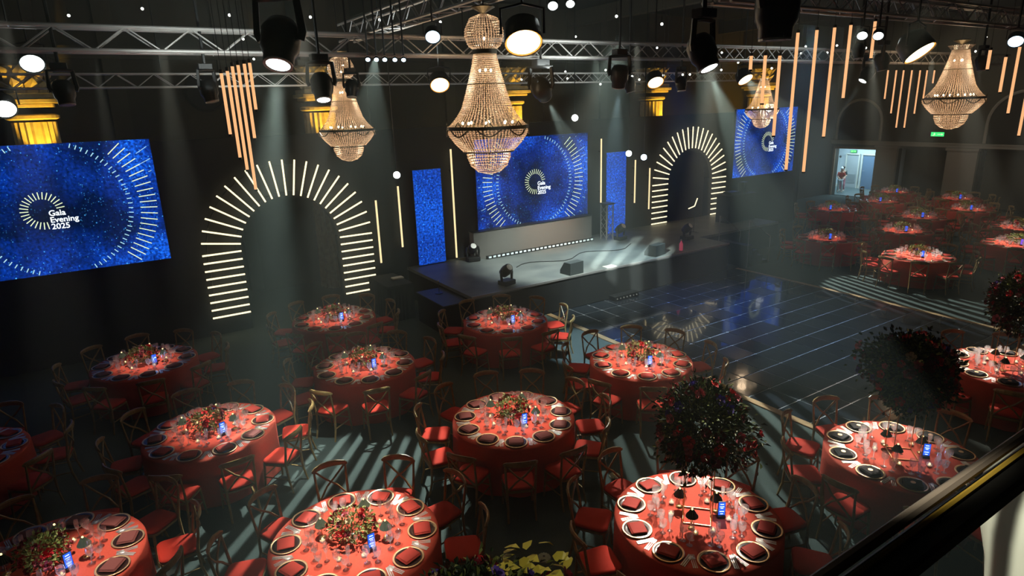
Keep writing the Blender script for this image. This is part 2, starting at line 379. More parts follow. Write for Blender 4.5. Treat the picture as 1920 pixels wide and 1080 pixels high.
# far side wall with the lit doorway, the flat dark niche panel above it and two recesses
fw = MB()
def wseg(y0, y1, z0, z1, x=X1, d=.3): fw.box((x + d / 2, (y0 + y1) / 2, (z0 + z1) / 2), (d, y1 - y0, z1 - z0))
wseg(19.73, Y1, 0, ZC); wseg(17.53, 19.73, 2.5, ZC); wseg(16.49, 17.53, 0, ZC)
wseg(14.24, 16.49, 2.6, ZC); wseg(12.98, 14.24, 0, ZC); wseg(10.05, 12.98, 2.68, ZC); wseg(9.0, 10.05, 0, ZC); wseg(6.07, 9.0, 2.68, ZC); wseg(Y0, 6.07, 0, ZC)
wseg(14.24, 16.49, 0, 2.6, X1 + .7); wseg(10.05, 12.98, 0, 2.68, X1 + .7); wseg(6.07, 9.0, 0, 2.68, X1 + .7)
struct('wall_right', fw, M_hallwall)
struct('trim_1', MB().box((X1 - .05, 11.5, 2.81), (.12, 17, .14)).box((X1 - .08, 11.5, 2.91), (.18, 17, .06)), M_pilaster)
for i, (a, b) in enumerate(((16.49, 17.53), (12.98, 14.24), (9.0, 10.05))):
    struct('wall_pilaster', MB().box((X1 - .09, (a + b) / 2, 1.32), (.18, b - a, 2.64)).box((X1 - .12, (a + b) / 2, .12), (.26, b - a + .1, .24)).box((X1 - .12, (a + b) / 2, 2.67), (.26, b - a + .1, .12)), M_pilaster)
nm = MB()
for (cy0, w2, zt) in ((18.63, 1.15, 3.84), (11.5, 1.36, 3.84)):           # arched niche frames
    pts = [(X1 - .03, cy0 + w2, 2.96)] + [(X1 - .03, cy0 + w2 * math.cos(a), zt + w2 * math.sin(a)) for a in [PI * i / 14 for i in range(15)]] + [(X1 - .03, cy0 - w2, 2.96)]
    nm.tube(pts, .07, 6)
struct('trim_2', nm, M_pilaster)
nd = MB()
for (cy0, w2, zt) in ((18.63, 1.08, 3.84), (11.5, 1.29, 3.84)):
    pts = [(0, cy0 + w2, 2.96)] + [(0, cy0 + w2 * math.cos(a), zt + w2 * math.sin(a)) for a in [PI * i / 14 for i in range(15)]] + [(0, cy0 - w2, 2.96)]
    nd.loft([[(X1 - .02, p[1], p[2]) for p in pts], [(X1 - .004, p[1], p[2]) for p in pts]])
struct('wall_niche_shade', nd, M_ceil)  # flat dark panels: the niches' shade is put into their colour
# corridor behind the doorway
cr = MB(); cr.box((35.8, 19.5, -.1), (4.2, 5.8, .2)); struct('floor_corridor', cr, mat('corridor_floor', (.1, .14, .14), .5))
struct('wall_corridor', MB().box((37.0, 19.5, 1.4), (.2, 5.8, 2.8)).box((35.4, 22.3, 1.4), (3.2, .2, 2.8)).box((35.4, 16.7, 1.4), (3.2, .2, 2.8)).box((35.4, 19.5, 2.85), (3.2, 5.8, .1)), M_corr)
struct('baseboard_corridor', MB().box((36.87, 19.5, .08), (.06, 5.4, .16)), M_plaster)
struct('trim_3', MB().box((X1 - .03, 19.78, 1.26), (.1, .1, 2.52)).box((X1 - .03, 17.48, 1.26), (.1, .1, 2.52)).box((X1 - .03, 18.63, 2.55), (.1, 2.4, .1)), M_trimwood)
for n, (yc, mm) in enumerate(((20.6, M_door), (19.66, M_doorb))):
    d = struct('door_%d' % (n + 1), MB().bbox((36.84, yc, .93), (.07, .70, 1.86), .01), mm)
    MB().box((36.8, yc + .38, .96), (.1, .06, 1.92)).box((36.8, yc - .38, .96), (.1, .06, 1.92)).box((36.8, yc, 1.94), (.1, .82, .06)).obj('door_frame', M_plaster, d)
    MB().tube([(36.79, yc + .27, 1.02), (36.73, yc + .27, 1.02), (36.73, yc + .16, 1.02)], .012).obj('handle', M_steel, d)
    if n == 0:
        lv = MB()
        for k in range(9): lv.box((36.79, yc, .3 + k * .06), (.03, .5, .03))
        lv.obj('louvre', M_door, d)
# ceiling beams and hall columns
for i, (a, b, wd) in enumerate((((15.6, Y0, 8.25), (15.6, Y1, 8.25), .3), ((7.3, Y0, 8.25), (7.3, Y1, 8.25), .3), ((-1.9, Y0, 8.25), (-1.9, Y1, 8.25), .3), ((24, Y0, 8.25), (24, Y1, 8.25), .3))):
    struct('ceiling_beam', MB().box(((a[0] + b[0]) / 2, (a[1] + b[1]) / 2, a[2]), (wd, b[1] - a[1], .5)), M_beam)
for y in (3, 14.5): struct('ceiling_beam', MB().box(((X0 + X1) / 2, y, 8.4), (X1 - X0, .35, .3)), M_beam)
def column(x, k):
    n = 40; sh = MB(); rings = []
    for z in (0, 2.6, 5.25):
        rr = .52 - .07 * z / 5.25
        rings.append([(math.cos(2 * PI * j / n) * (rr - (.05 if j % 2 else 0)), math.sin(2 * PI * j / n) * (rr - (.05 if j % 2 else 0)), z) for j in range(n)])
    sh.loft(rings)
    c = thing('hall_column', '%s fluted plaster column lit amber behind the stage set' % k, 'column', (x, 19.3, 0), 0, 'amber-lit fluted columns'); c['kind'] = 'structure'
    sh.obj('shaft', M_column, c)
    MB().lathe([(.46, 5.3), (.54, 5.33), (.54, 5.4), (.46, 5.43)], 24, caps=True).obj('necking', M_column, c)
    MB().bbox((0, 0, 5.72), (1.15, 1.1, .1), .02).bbox((0, 0, 5.62), (.95, .95, .08), .02).bbox((0, 0, 5.84), (1.0, 1.0, .12), .02).obj('abacus', M_column, c)
    cap = MB()
    for t in range(2):
        for j in range(10):
            a = 2 * PI * (j + t * .5) / 10; r0 = .42 + .05 * t; z0 = 5.9 + .28 * t
            p = lambda r, z, w: (math.cos(a + w) * r, math.sin(a + w) * r, z)
            cap.add([p(r0, z0, -.25), p(r0, z0, .25), p(r0 + .05, z0 + .2, .3), p(r0 + .22, z0 + .34, 0), p(r0 + .05, z0 + .2, -.3), p(r0 + .16, z0 + .24, 0)], [(0, 1, 2, 5), (0, 5, 4), (2, 3, 5), (4, 5, 3)])
    cap.lathe([(.4, 5.9), (.42, 6.3), (.55, 6.5)], 20)
    cap.obj('capital', M_column, c)
    MB().bbox((0, 0, 6.6), (1.25, 1.2, .16), .02).box((0, .2, 7.6), (.9, .9, 1.8)).obj('entablature', M_hallwall, c)
for x, k in ((-1.15, 'first'), (5.7, 'second'), (12.35, 'third'), (19.2, 'fourth'), (26.0, 'fifth')): column(x, k)
# wall panel strips of old boards between the columns
for x in (1.2, 8.2, 15.0):
    for dx, wdt in ((-.5, .22), (2.2, .16)):
        struct('wall_pilaster', MB().box((x + dx, 19.95, 4.3), (wdt + .2, .12, 8.4)), M_beam)
struct('trim_4', MB().box(((X0 + X1) / 2, 19.88, 6.95), (X1 - X0, .24, .18)).box(((X0 + X1) / 2, 19.92, 6.8), (X1 - X0, .14, .12)), M_beam)
struct('trim_5', MB().lathe([(.01, 0), (.3, 0), (.34, .04), (.3, .08)], 24), M_ceil).matrix_world = Matrix.Translation((2.8, 19.95, 5.9)) @ Matrix.Rotation(PI / 2, 4, 'X') @ Matrix.Scale(1.6, 4)

# stage set wall with two arched openings
YW = 16.5
ARCH = ((3.78, 2.05, 1.22, .30), (18.45, 2.35, 1.15, .9))
sw = MB()
def arch_top(x):
    for cx, cz, ri, zb in ARCH:
        if abs(x - cx) < ri: return cz + math.sqrt(ri * ri - (x - cx) ** 2)
    return 0
xs = [-4.2]
for cx, cz, ri, zb in ARCH:
    xs += [cx - ri] + [cx - ri * math.cos(PI * i / 16) for i in range(1, 16)] + [cx + ri]
xs.append(25.2)
def wtop(x): return 4.75 if x < 20.4 else 5.05
for i in range(len(xs) - 1):
    a, b = xs[i], xs[i + 1]; inside = any(abs((a + b) / 2 - c[0]) < c[2] for c in ARCH)
    za, zb2 = (arch_top(a + 1e-4) if inside else 0), (arch_top(b - 1e-4) if inside else 0)
    if inside:
        za = max(za, ARCH[0][1] if a < 10 else ARCH[1][1]); zb2 = max(zb2, ARCH[0][1] if a < 10 else ARCH[1][1])
    t = 4.75
    sw.add([(a, YW, za), (b, YW, zb2), (b, YW, t), (a, YW, t), (a, YW + .25, za), (b, YW + .25, zb2), (b, YW + .25, t), (a, YW + .25, t)],
           [(0, 1, 2, 3), (5, 4, 7, 6), (3, 2, 6, 7), (0, 4, 5, 1)])
struct('wall_stage_set', sw, M_setwall)
struct('wall_stage_set_fin', MB().box((25.2, 17.2, 2.4), (.1, 1.6, 4.7)).box((-4.2, 17.2, 2.4), (.1, 1.6, 4.7)), M_setwall)

# stage
st = MB(); st.box((11.55, 14.6, .86), (9.3, 3.8, .08)); st.box((18.3, 15.2, .86), (4.2, 2.6, .08))
struct('floor_stage', st, M_stage)
struct('trim_6', MB().box((11.55, 12.73, .43), (9.3, .05, .82)).box((6.93, 14.6, .43), (.05, 3.7, .82)).box((18.3, 13.93, .43), (4.2, .05, .82)).box((16.17, 13.3, .43), (.05, 1.2, .82)), M_blackfab)
struct('trim_7', MB().box((11.55, 12.7, .88), (9.3, .03, .05)), M_alu)
# dance floor
DX, DY, TS = 9.2, 4.74, .61
df = thing('dance_floor', 'glossy black tiled dance floor with silver seams before the stage', 'dance floor', (0, 0, 0))
df['kind'] = 'structure'
MB().box((DX + TS * 6, DY + TS * 6.5, .006), (TS * 12, TS * 13, .012)).obj('seam_plate', M_seam, df)
tm = MB().bbox((0, 0, .013), (TS - .026, TS - .026, .018), .004).mesh('tile', M_tile)
tm2 = MB().bbox((0, 0, .0125), (TS - .026, TS - .026, .018), .004).mesh('tile', mat('glossy_black_tile_worn', (.016, .018, .022), .2, noise=(3, (.01, .012, .018))))
for i in range(12):
    for j in range(13):
        o = newobj('tile', tm if rnd.random() < .7 else tm2, df, (DX + TS * (i + .5), DY + TS * (j + .5), .003))
        o.rotation_euler = (rnd.uniform(-.0015, .0015), rnd.uniform(-.0015, .0015), 0)
tr = MB()
for a, b in (((DX - .07, DY - .14), (DX - .07, DY + TS * 13)), ((DX - .14, DY - .07), (DX + TS * 12 + .14, DY - .07)), ((DX + TS * 12 + .07, DY - .14), (DX + TS * 12 + .07, DY + TS * 13))):
    tr.bbox(((a[0] + b[0]) / 2, (a[1] + b[1]) / 2, .013), (abs(b[0] - a[0]) or .14, abs(b[1] - a[1]) or .14, .026), .008)
tr.obj('edge_strip', M_trimwood, df)

# ------------------------------------------------------------ glowing arches
def arch(cx, cz, ro, ri, zb, label, nb):
    t = thing('light_arch', label, 'light arch', (cx, YW - .12, 0), 0, 'arches of light bars on the set wall')
    f = MB()
    for rr in (ro - .12, ri + .1):
        f.tube([(-rr, 0, zb)] + [(-rr * math.cos(a), 0, cz + rr * math.sin(a)) for a in [PI * i / 20 for i in range(21)]] + [(rr, 0, zb)], .016, 5)
    f.obj('support_rail', M_black, t, (0, .06, 0))
    bm = MB().tube([(ri, 0, 0), (ro, 0, 0)], .021, 8).mesh('light_bar', M_tube)
    for i in range(23):
        a = PI * i / 22
        part('light_bar', bm, t, (0, 0, cz), (0, -a, 0))
    st_ = (cz - zb) / nb
    for k in range(1, nb + 1):
        part('light_bar', bm, t, (0, 0, cz - k * st_)); part('light_bar', bm, t, (0, 0, cz - k * st_), (0, PI, 0))
    return t
arch(3.78, 2.05, 2.12, 1.24, .48, 'big glowing arch of warm light bars beside the blue screen', 8)
arch(18.45, 2.35, 1.97, 1.2, .95, 'smaller glowing arch of yellow light bars beyond the stage', 7)

# ------------------------------------------------------------ LED screens
def screen(name, x0, x1, z0, z1, y, label, seed, logo=None, ring=True, group=None):
    t = thing(name, label, 'screen', ((x0 + x1) / 2, y, (z0 + z1) / 2), 0, group)
    w_, h_ = x1 - x0, z1 - z0
    MB().bbox((0, .06, 0), (w_, .1, h_), .01).obj('housing', M_black, t)
    MB().add([(-w_ / 2, 0, -h_ / 2), (w_ / 2, 0, -h_ / 2), (w_ / 2, 0, h_ / 2), (-w_ / 2, 0, h_ / 2)], [(0, 1, 2, 3)]).obj(
        'display', screen_mat(name + '_picture', seed, logo[0] if logo else 0, logo[1] if logo else 0, .85 if logo else .0, .9 if logo else .25, .12 if logo else .72), t, (0, .005, 0))
    if ring:
        gx, gz = 0, logo[1] if logo else 0
        def dashes(r0, r1, n, wd, jit=0):
            mb = MB()
            for k in range(n):
                a = 2 * PI * k / n; ca, sa = math.cos(a), math.sin(a); q0 = r0 + rnd.uniform(-jit, jit); q1 = r1 + rnd.uniform(-jit, jit)
                P = [(gx + q * ca * 1.0 + s * wd * -sa, -.003, gz + q * sa + s * wd * ca) for q, s in ((q0, -1), (q1, -1), (q1, 1), (q0, 1))]
                if all(abs(p[0]) < w_ / 2 and abs(p[2]) < h_ / 2 for p in P): mb.add(P, [(0, 1, 2, 3)])
            return mb
        dashes(1.57, 1.90, 84, .0095).obj('ring_of_rays', M_print, t)
        dashes(1.34, 1.43, 84, .009).obj('ring_of_dashes', M_print_c, t)
        dashes(2.02, 2.13, 56, .006, .12).obj('outer_dashes', M_print_c, t)
    if logo:
        lx, lz, lr = logo; mb = MB()
        for k in range(23):
            a = R(8 + k * 12.2); ca, sa = math.cos(a), math.sin(a)
            mb.add([(lx + q * ca - s * .009 * sa, -.004, lz + q * sa + s * .009 * ca) for q, s in ((lr * .62, -1), (lr, -1), (lr, 1), (lr * .62, 1))], [(0, 1, 2, 3)])
        mb.obj('logo_rays', M_print, t)
        for k, line in enumerate(('Gala', 'Evening', '2025')):
            c = letter_mesh(line, lr * .42, M_text, lr * .006)
            part('lettering', c, t, (lx + lr * .22, -.006, lz - lr * (.30 + .36 * k)), (PI / 2, 0, 0))
    return t
screen('led_screen', -2.95, 1.0, 2.12, 4.82, 16.32, 'large blue screen with Gala Evening logo beside the big arch', 3.1, (-.2, 0, .39), group='blue logo screens')
screen('led_screen', 9.2, 13.42, 1.62, 4.35, 16.3, 'blue logo screen at centre stage behind the chandelier', 8.7, (0, -.02, .39), group='blue logo screens')
screen('led_screen', 20.75, 24.6, 2.25, 4.85, 16.32, 'farthest blue logo screen behind the hanging amber tubes', 14.2, (.1, 0, .39), group='blue logo screens')
screen('led_screen', 7.2, 8.06, .93, 3.63, 16.3, 'narrow blue panel between stage tubes and the dark booth', 21.2, ring=False, group='narrow blue stage panels')
screen('led_screen', 14.24, 15.12, .9, 3.65, 16.3, 'narrow blue panel nearer the smaller glowing arch', 27.9, ring=False, group='narrow blue stage panels')

# vertical tubes on the set wall
for x, za, zb, lb in ((6.09, 1.15, 2.96, 'short vertical light tube right beside the big arch'), (6.76, 1.5, 3.28, 'vertical light tube below the small round spotlight'),
                      (8.45, .93, 4.17, 'tallest light tube, between narrow panel and grey plinth'), (14.05, 1.95, 4.16, 'long light tube between centre screen and second panel'),
                      (15.6, 1.8, 3.36, 'light tube just past the second narrow panel'), (16.3, 1.5, 3.03, 'short light tube against the smaller arch')):
    t = thing('wall_light_tube', lb, 'light tube', (x, 16.36, za), 0, 'vertical light tubes on the set wall')
    h = zb - za
    MB().tube([(0, 0, .03), (0, 0, h - .03)], .026, 8).obj('glowing_tube', M_tube2, t)
    e = MB().tube([(0, 0, 0), (0, 0, .035)], .032, 8).tube([(0, 0, h - .035), (0, 0, h)], .032, 8).box((0, .07, h * .2), (.03, .14, .03)).box((0, .07, h * .8), (.03, .14, .03))
    e.obj('end_cap', M_black, t)

# ------------------------------------------------------------ hanging tubes
def hang(x, y, zt, zb, label, group, r=.026, cable=True):
    t = thing('hanging_light_tube', label, 'hanging light tube', (x, y, zb), 0, group); h = zt - zb
    MB().tube([(0, 0, .02), (0, 0, h - .02)], r, 8).obj('glowing_tube', M_otube, t)
    MB().tube([(0, 0, 0), (0, 0, .022)], r * 1.15, 8).tube([(0, 0, h - .03), (0, 0, h + .01)], r * 1.15, 8).obj('end_cap', M_black, t)
    if cable: MB().tube([(0, 0, h), (0, 0, ZC - zb)], .004, 4).obj('hanging_cable', M_black, t)
G1 = 'bunched amber tubes beside the big arch'
for x, zt, zb, lb in ((1.25, 5.73, 5.05, 'outermost short amber tube of the tight bunch'), (1.305, 5.75, 4.8, 'second amber tube of the tight bunch'), (1.37, 5.8, 4.66, 'third amber tube of the tight bunch'),
                      (1.42, 5.81, 4.44, 'longest amber tube of the tight bunch'), (1.475, 5.82, 5.0, 'fifth amber tube of the tight bunch'), (1.53, 5.83, 5.3, 'innermost short amber tube of the tight bunch')):
    hang(x, 7.5 + .05 * (int(x * 100) % 3), zt, zb, lb, G1, .0165)
G2 = 'amber tubes hanging in a chevron in front'
for x, zt, zb, lb in ((7.86, 5.86, 5.63, 'stub of amber tube below the big black lamp'), (8.5, 5.87, 4.7, 'amber tube across the third chandelier'), (8.88, 6.19, 4.17, 'long amber tube crossing the far blue screen'), (9.34, 6.24, 4.1, 'longest amber tube beside the far blue screen'),
                      (9.79, 6.29, 4.62, 'amber tube next to the longest one'), (10.22, 6.34, 5.2, 'amber tube below the pair of white lamps'), (10.9, 6.42, 5.81, 'shortest amber tube at the chevron end'), (8.17, 5.87, 5.17, 'short amber tube hanging before the third chandelier')):
    hang(x, 6, zt, zb, lb, G2, .023)
G3 = 'thin far amber tubes in a V beside the fourth chandelier'
for x, zb, lb in ((17.22, 5.11, 'first'), (17.62, 4.74, 'second'), (17.98, 4.36, 'third'), (18.4, 4.34, 'fourth'), (18.83, 4.69, 'fifth'), (19.2, 5.08, 'sixth'), (19.6, 5.47, 'seventh')):
    hang(x, 9, 5.86, zb, lb + ' thin amber tube counted from the lit doorway side', G3, .019)
G4 = 'amber tubes past the fourth chandelier'
for x, zt, zb, lb in ((12.65, 5.93, 5.58, 'short amber tube past the fourth chandelier'), (13.28, 5.83, 5.21, 'amber tube second past the fourth chandelier'), (13.76, 6.0, 4.84, 'long amber tube third past the fourth chandelier'), (14.4, 6.0, 4.42, 'amber tube at the picture edge past the chandelier')):
    hang(x, 5, zt, zb, lb, G4, .023)

# ------------------------------------------------------------ trusses
def truss(name, label, A, B, h=.3, step=.36, r=.025, rb=.011, group='roof trusses of the light rig'):
    A, B = Vector(A), Vector(B); L_ = (B - A).length
    t = thing(name, label, 'truss', A, math.atan2(B.y - A.y, B.x - A.x), group)
    cm = MB().tube([(0, 0, 0), (L_, 0, 0)], r, 8).mesh('chord', M_alu)
    for yy in (-h / 2, h / 2):
        for zz in (0, h): part('chord', cm, t, (0, yy, zz))
    n = int(L_ / step)
    d1 = MB().tube([(0, 0, 0), (step, 0, h)], rb, 5).mesh('brace', M_alu); d2 = MB().tube([(0, 0, h), (step, 0, 0)], rb, 5).mesh('brace', M_alu)
    d3 = MB().tube([(0, -h / 2, 0), (step, h / 2, 0)], rb, 5).mesh('brace', M_alu); d4 = MB().tube([(0, h / 2, 0), (step, -h / 2, 0)], rb, 5).mesh('brace', M_alu)
    for i in range(n):
        for yy in (-h / 2, h / 2): part('brace', d1 if i % 2 else d2, t, (i * step, yy, 0))
        part('brace', d3 if i % 2 else d4, t, (i * step, 0, 0))
    if True:
        hg = MB().tube([(0, 0, h), (0, 0, ZC - A.z)], .012, 5).tube([(0, -h / 2, h), (0, h / 2, h)], .014, 5).mesh('hanger', M_black)
        for q in (.2, .5, .8): part('hanger', hg, t, (L_ * q, 0, 0))
    return t
truss('roof_truss', 'long silver truss crossing above the hall-centre table', (-4.5, 9.5, 6.06), (15, 9.5, 6.06), .27)
truss('roof_truss', 'rear truss in front of the stage set wall', (-3.5, 15.5, 5.87), (21, 15.5, 5.87), .26, .34, .02, .009)
truss('roof_truss', 'cross truss running toward the columns at top centre', (5.1, 5, 6.75), (5.1, 14.6, 6.75), .34)
truss('roof_truss', 'upper truss over the hanging amber tubes', (8.6, 7.4, 6.75), (23, 7.4, 6.75), .34)
truss('roof_truss', 'low truss carrying the chevron of amber tubes', (7.3, 6.1, 6.5), (20, 6.1, 6.5), .3, .5)
truss('roof_truss', 'truss above the far tables', (15, 10.2, 6.1), (27, 10.2, 6.1), .3, .5)

# ------------------------------------------------------------ stage lamps
def aimq(d): return Vector(d).to_track_quat('-Z', 'Y').to_euler()
def moving_head(loc, aim, s, label, lens=M_white_lens, cat='moving head lamp', group='black moving-head lamps of the rig', top=None):
    """loc = lens centre; the body sits behind it, held by a yoke under a base box"""
    d = (Vector(aim) - Vector(loc)).normalized()
    t = thing('moving_head_lamp', label, cat, loc, 0, group)
    q = d.to_track_quat('-Z', 'Y').to_matrix().to_4x4()
    def tr_(mb): mb.v = [tuple(q @ Vector(v)) for v in mb.v]; return mb
    tr_(MB().lathe([(.06 * s, 0), (.20 * s, .0), (.215 * s, .03 * s), (.215 * s, .14 * s), (.27 * s, .24 * s), (.28 * s, .52 * s), (.2 * s, .66 * s), (.02 * s, .7 * s)], 20)).obj('head', M_black, t, smooth=True)
    tr_(MB().lathe([(.001, -.004 * s), (.12 * s, -.012 * s), (.165 * s, .0)], 20)).obj('lens', lens, t)
    tr_(MB().lathe([(.17 * s, -.012 * s), (.205 * s, -.012 * s), (.205 * s, .02 * s), (.17 * s, .02 * s)], 20)).obj('lens_ring', M_steel, t)
    c = q @ Vector((0, 0, .38 * s)); side = Vector((d.y, -d.x, 0))
    side = side.normalized() if side.length > .05 else Vector((1, 0, 0))
    yk = MB(); zt = c.z + .55 * s
    yk.tube([c + side * .30 * s, c + side * .34 * s + Vector((0, 0, .1 * s)), Vector((c.x, c.y, zt)) + side * .30 * s, Vector((c.x, c.y, zt + .03 * s)), Vector((c.x, c.y, zt)) - side * .30 * s, c - side * .34 * s + Vector((0, 0, .1 * s)), c - side * .30 * s], .05 * s, 6, 1.3)
    yk.obj('yoke', M_black, t)
    b = MB().bbox((c.x, c.y, zt + .13 * s), (.42 * s, .3 * s, .17 * s), .02 * s)
    ht = ZC - loc[2]
    if ht > zt + .25 * s: b.tube([(c.x, c.y, zt + .2 * s), (c.x, c.y, ht)], .02, 6)
    b.obj('base', M_black, t)
moving_head((1.38, 5.67, 5.66), (-.5, 3.3, 0), .58, 'big black moving head with bright beam over the bunched tubes')
moving_head((4.36, 3.73, 5.52), (4.7, .8, 0), .42, 'big black moving head throwing a striped beam beyond the stage')
moving_head((2.55, 8.38, 5.42), (2.0, 6.2, 0), .5, 'round black moving head beside the second chandelier')
moving_head((6.73, 9.34, 5.41), (12.5, 13.4, .9), .62, 'small moving head beaming at centre stage screen')
moving_head((7.84, 8.69, 5.52), (8.6, 10.2, 0), .55, 'small moving head with bluish beam above the smaller arch', M_blue_lens)
moving_head((14.54, 8.13, 5.55), (11, 9.5, 0), .5, 'distant moving head shining back toward the stage')
moving_head((4.76, 3.42, 5.72), (4.79, 3.45, 0), .62, 'unlit black lamp blocking the ceiling beside the striped beam', M_black)
def blinder(loc, aim, s, label, lens=M_warm_lens, group='warm glowing reflector lamps'):
    d = (Vector(aim) - Vector(loc)).normalized(); q = d.to_track_quat('-Z', 'Y').to_matrix().to_4x4()
    t = thing('reflector_lamp', label, 'lamp', loc, 0, group)
    def tr_(mb): mb.v = [tuple(q @ Vector(v)) for v in mb.v]; return mb
    tr_(MB().lathe([(.2 * s, -.01 * s), (.205 * s, .02 * s), (.19 * s, .22 * s), (.1 * s, .3 * s), (.02 * s, .31 * s)], 20)).obj('housing', M_black, t, smooth=True)
    tr_(MB().lathe([(.001, .008 * s), (.178 * s, .008 * s)], 24)).obj('lens', lens, t)
    if lens is M_warm_lens: tr_(MB().lathe([(.178 * s, .006 * s), (.197 * s, .004 * s)], 24)).obj('halo_ring', M_halo, t)
    c = q @ Vector((0, 0, .12 * s)); sd = q @ Vector((1, 0, 0)) * .23 * s
    MB().tube([c + sd, c + sd + Vector((0, 0, .25 * s)), c + Vector((0, 0, .3 * s)), c - sd + Vector((0, 0, .25 * s)), c - sd], .015 * s, 5).tube([c + Vector((0, 0, .3 * s)), Vector((c.x, c.y, ZC - loc[2]))], .014, 5).obj('bracket', M_black, t)
CP = Vector((0, 0, 5.28))
def tilt(loc, c, dx, dy):                                     # lens plane: c = how far it faces the balcony, (dx, dy) = lean sideways / down
    v = (CP - Vector(loc)).normalized(); p = (_R * dx - _U * dy).normalized(); return (v * c + p * math.sqrt(1 - c * c)).normalized()
M_halo = glow('lamp_halo', (1, .38, .06), 1.6)  # orange halo round the lens, put in as a glowing ring
for loc, s, (c, dx, dy), lb in (((3.89, 5.76, 5.89), .98, (.42, .12, 1), 'largest warm glowing lamp beside the big chandelier'), ((6.17, 12.26, 5.72), 1.0, (.6, .15, 1), 'warm glowing lamp over the narrow blue panel'),
                        ((9.92, 9.86, 5.63), .85, (.5, .3, .95), 'warm glowing lamp above the smaller arch'), ((14.14, 10.91, 5.71), 1.0, (.36, .5, .86), 'slim-looking warm lamp beside the third chandelier'),
                        ((8.99, 4.33, 5.75), .98, (.33, .58, .81), 'tilted warm lamp above the thin amber tubes')):
    l = Vector(loc); d = tilt(loc, c, dx, dy); blinder(loc, l + d, s, lb)
    spot(tuple(l + d * .06), tuple(l + d), 60, 75, .7, (1, .55, .2), .1, name='warm_lamp_glow')
for i, (loc, s, ls, lb) in enumerate((
    ((-.56, 11.72, 6.06), .8, M_white_lens, 'bright white lamp at the hall corner by the first column'), ((-1.01, 11.79, 5.45), .8, M_white_lens, 'low white lamp at the picture edge by first column'),
    ((4.55, 9.18, 6.3), .6, M_blue_lens, 'blue-white lamp on top of the long truss'),
    ((3.54, 9.3, 5.98), .18, M_blue_lens, ''), ((3.67, 9.3, 5.98), .18, M_blue_lens, ''), ((3.8, 9.3, 5.98), .18, M_blue_lens, ''), ((3.96, 9.3, 5.98), .18, M_blue_lens, ''), ((4.1, 9.3, 5.98), .18, M_blue_lens, ''),
    ((4.53, 6.11, 6.32), .3, M_white_lens, 'round white lamp at the top edge beside the cross truss'), ((4.72, 6.04, 6.34), .26, M_white_lens, 'second small white lamp at the top edge'),
    ((9.46, 5.37, 6.07), .36, M_white_lens, 'first of two white lamps among the chevron tubes'), ((9.66, 5.25, 6.06), .36, M_white_lens, 'second of two white lamps among the chevron tubes'),
    ((10.03, 3.7, 5.85), .45, M_blue_lens, 'blue-white lamp at the far picture edge'))):
    l = Vector(loc)
    blinder(loc, l + (CP - l).normalized() + Vector((0, 0, -.8)), s, lb or 'small blue-white lamp in a row under the long truss', ls, group='blue-white lamp row under the truss' if not lb else 'small white rig lamps')
# lamps on stands / brackets near the set
for loc, lb, ls in (((10.65, 13.46, 4.91), 'round white lamp hanging above centre stage screen', M_white_lens), ((6.08, 14.72, 3.72), 'small round lamp above the vertical light tube', M_white_lens),
                    ((12.73, 13.63, 3.85), 'white lamp in front of the second narrow panel', M_white_lens), ((13.1, 13.4, 3.73), 'small blue lamp beside the white panel lamp', M_blue_lens)):
    l = Vector(loc); t = thing('stand_lamp', lb, 'lamp', loc, 0, 'round lamps near the set')
    v = (CP - l).normalized(); q = v.to_track_quat('-Z', 'Y').to_matrix().to_4x4()
    a = MB().lathe([(.09, 0), (.1, .02), (.09, .14), (.02, .18)], 14); a.v = [tuple(q @ Vector(p)) for p in a.v]; a.obj('housing', M_black, t, smooth=True)
    a = MB().lathe([(.001, .005), (.085, .005)], 14); a.v = [tuple(q @ Vector(p)) for p in a.v]; a.obj('lens', ls, t)
    c = q @ Vector((0, 0, .1)); MB().tube([c, Vector((c.x, c.y, ZC - loc[2]))], .012, 5).obj('pole', M_black, t)
# unlit small moving heads hanging from the trusses
for i, (x, y, z, lb) in enumerate(((3.86, 11.06, 5.95, 'unlit small moving head under the long truss centre'), (8.9, 9.5, 5.9, 'unlit small lamp hanging at the long truss end'), (1.4, 9.5, 5.9, 'dark fixture on the long truss over the corner'),
                                   (-.2, 9.5, 5.9, 'dark fixture nearest the hall corner on the truss'), (10.3, 9.5, 5.9, 'dark fixture over the dance floor on the truss'), (13.0, 7.4, 6.4, 'dark fixture above the fourth chandelier'), (11.5, 6.1, 6.1, 'dark fixture among the chevron tubes'), (15.2, 6.1, 6.1, 'dark fixture behind the thin amber tubes'))):
    moving_head((x, y, z - .45), (x + rnd.uniform(-1, 1), y - 1, 0), .42, lb, M_steel, group='unlit lamps of the rig', top=z + .3)
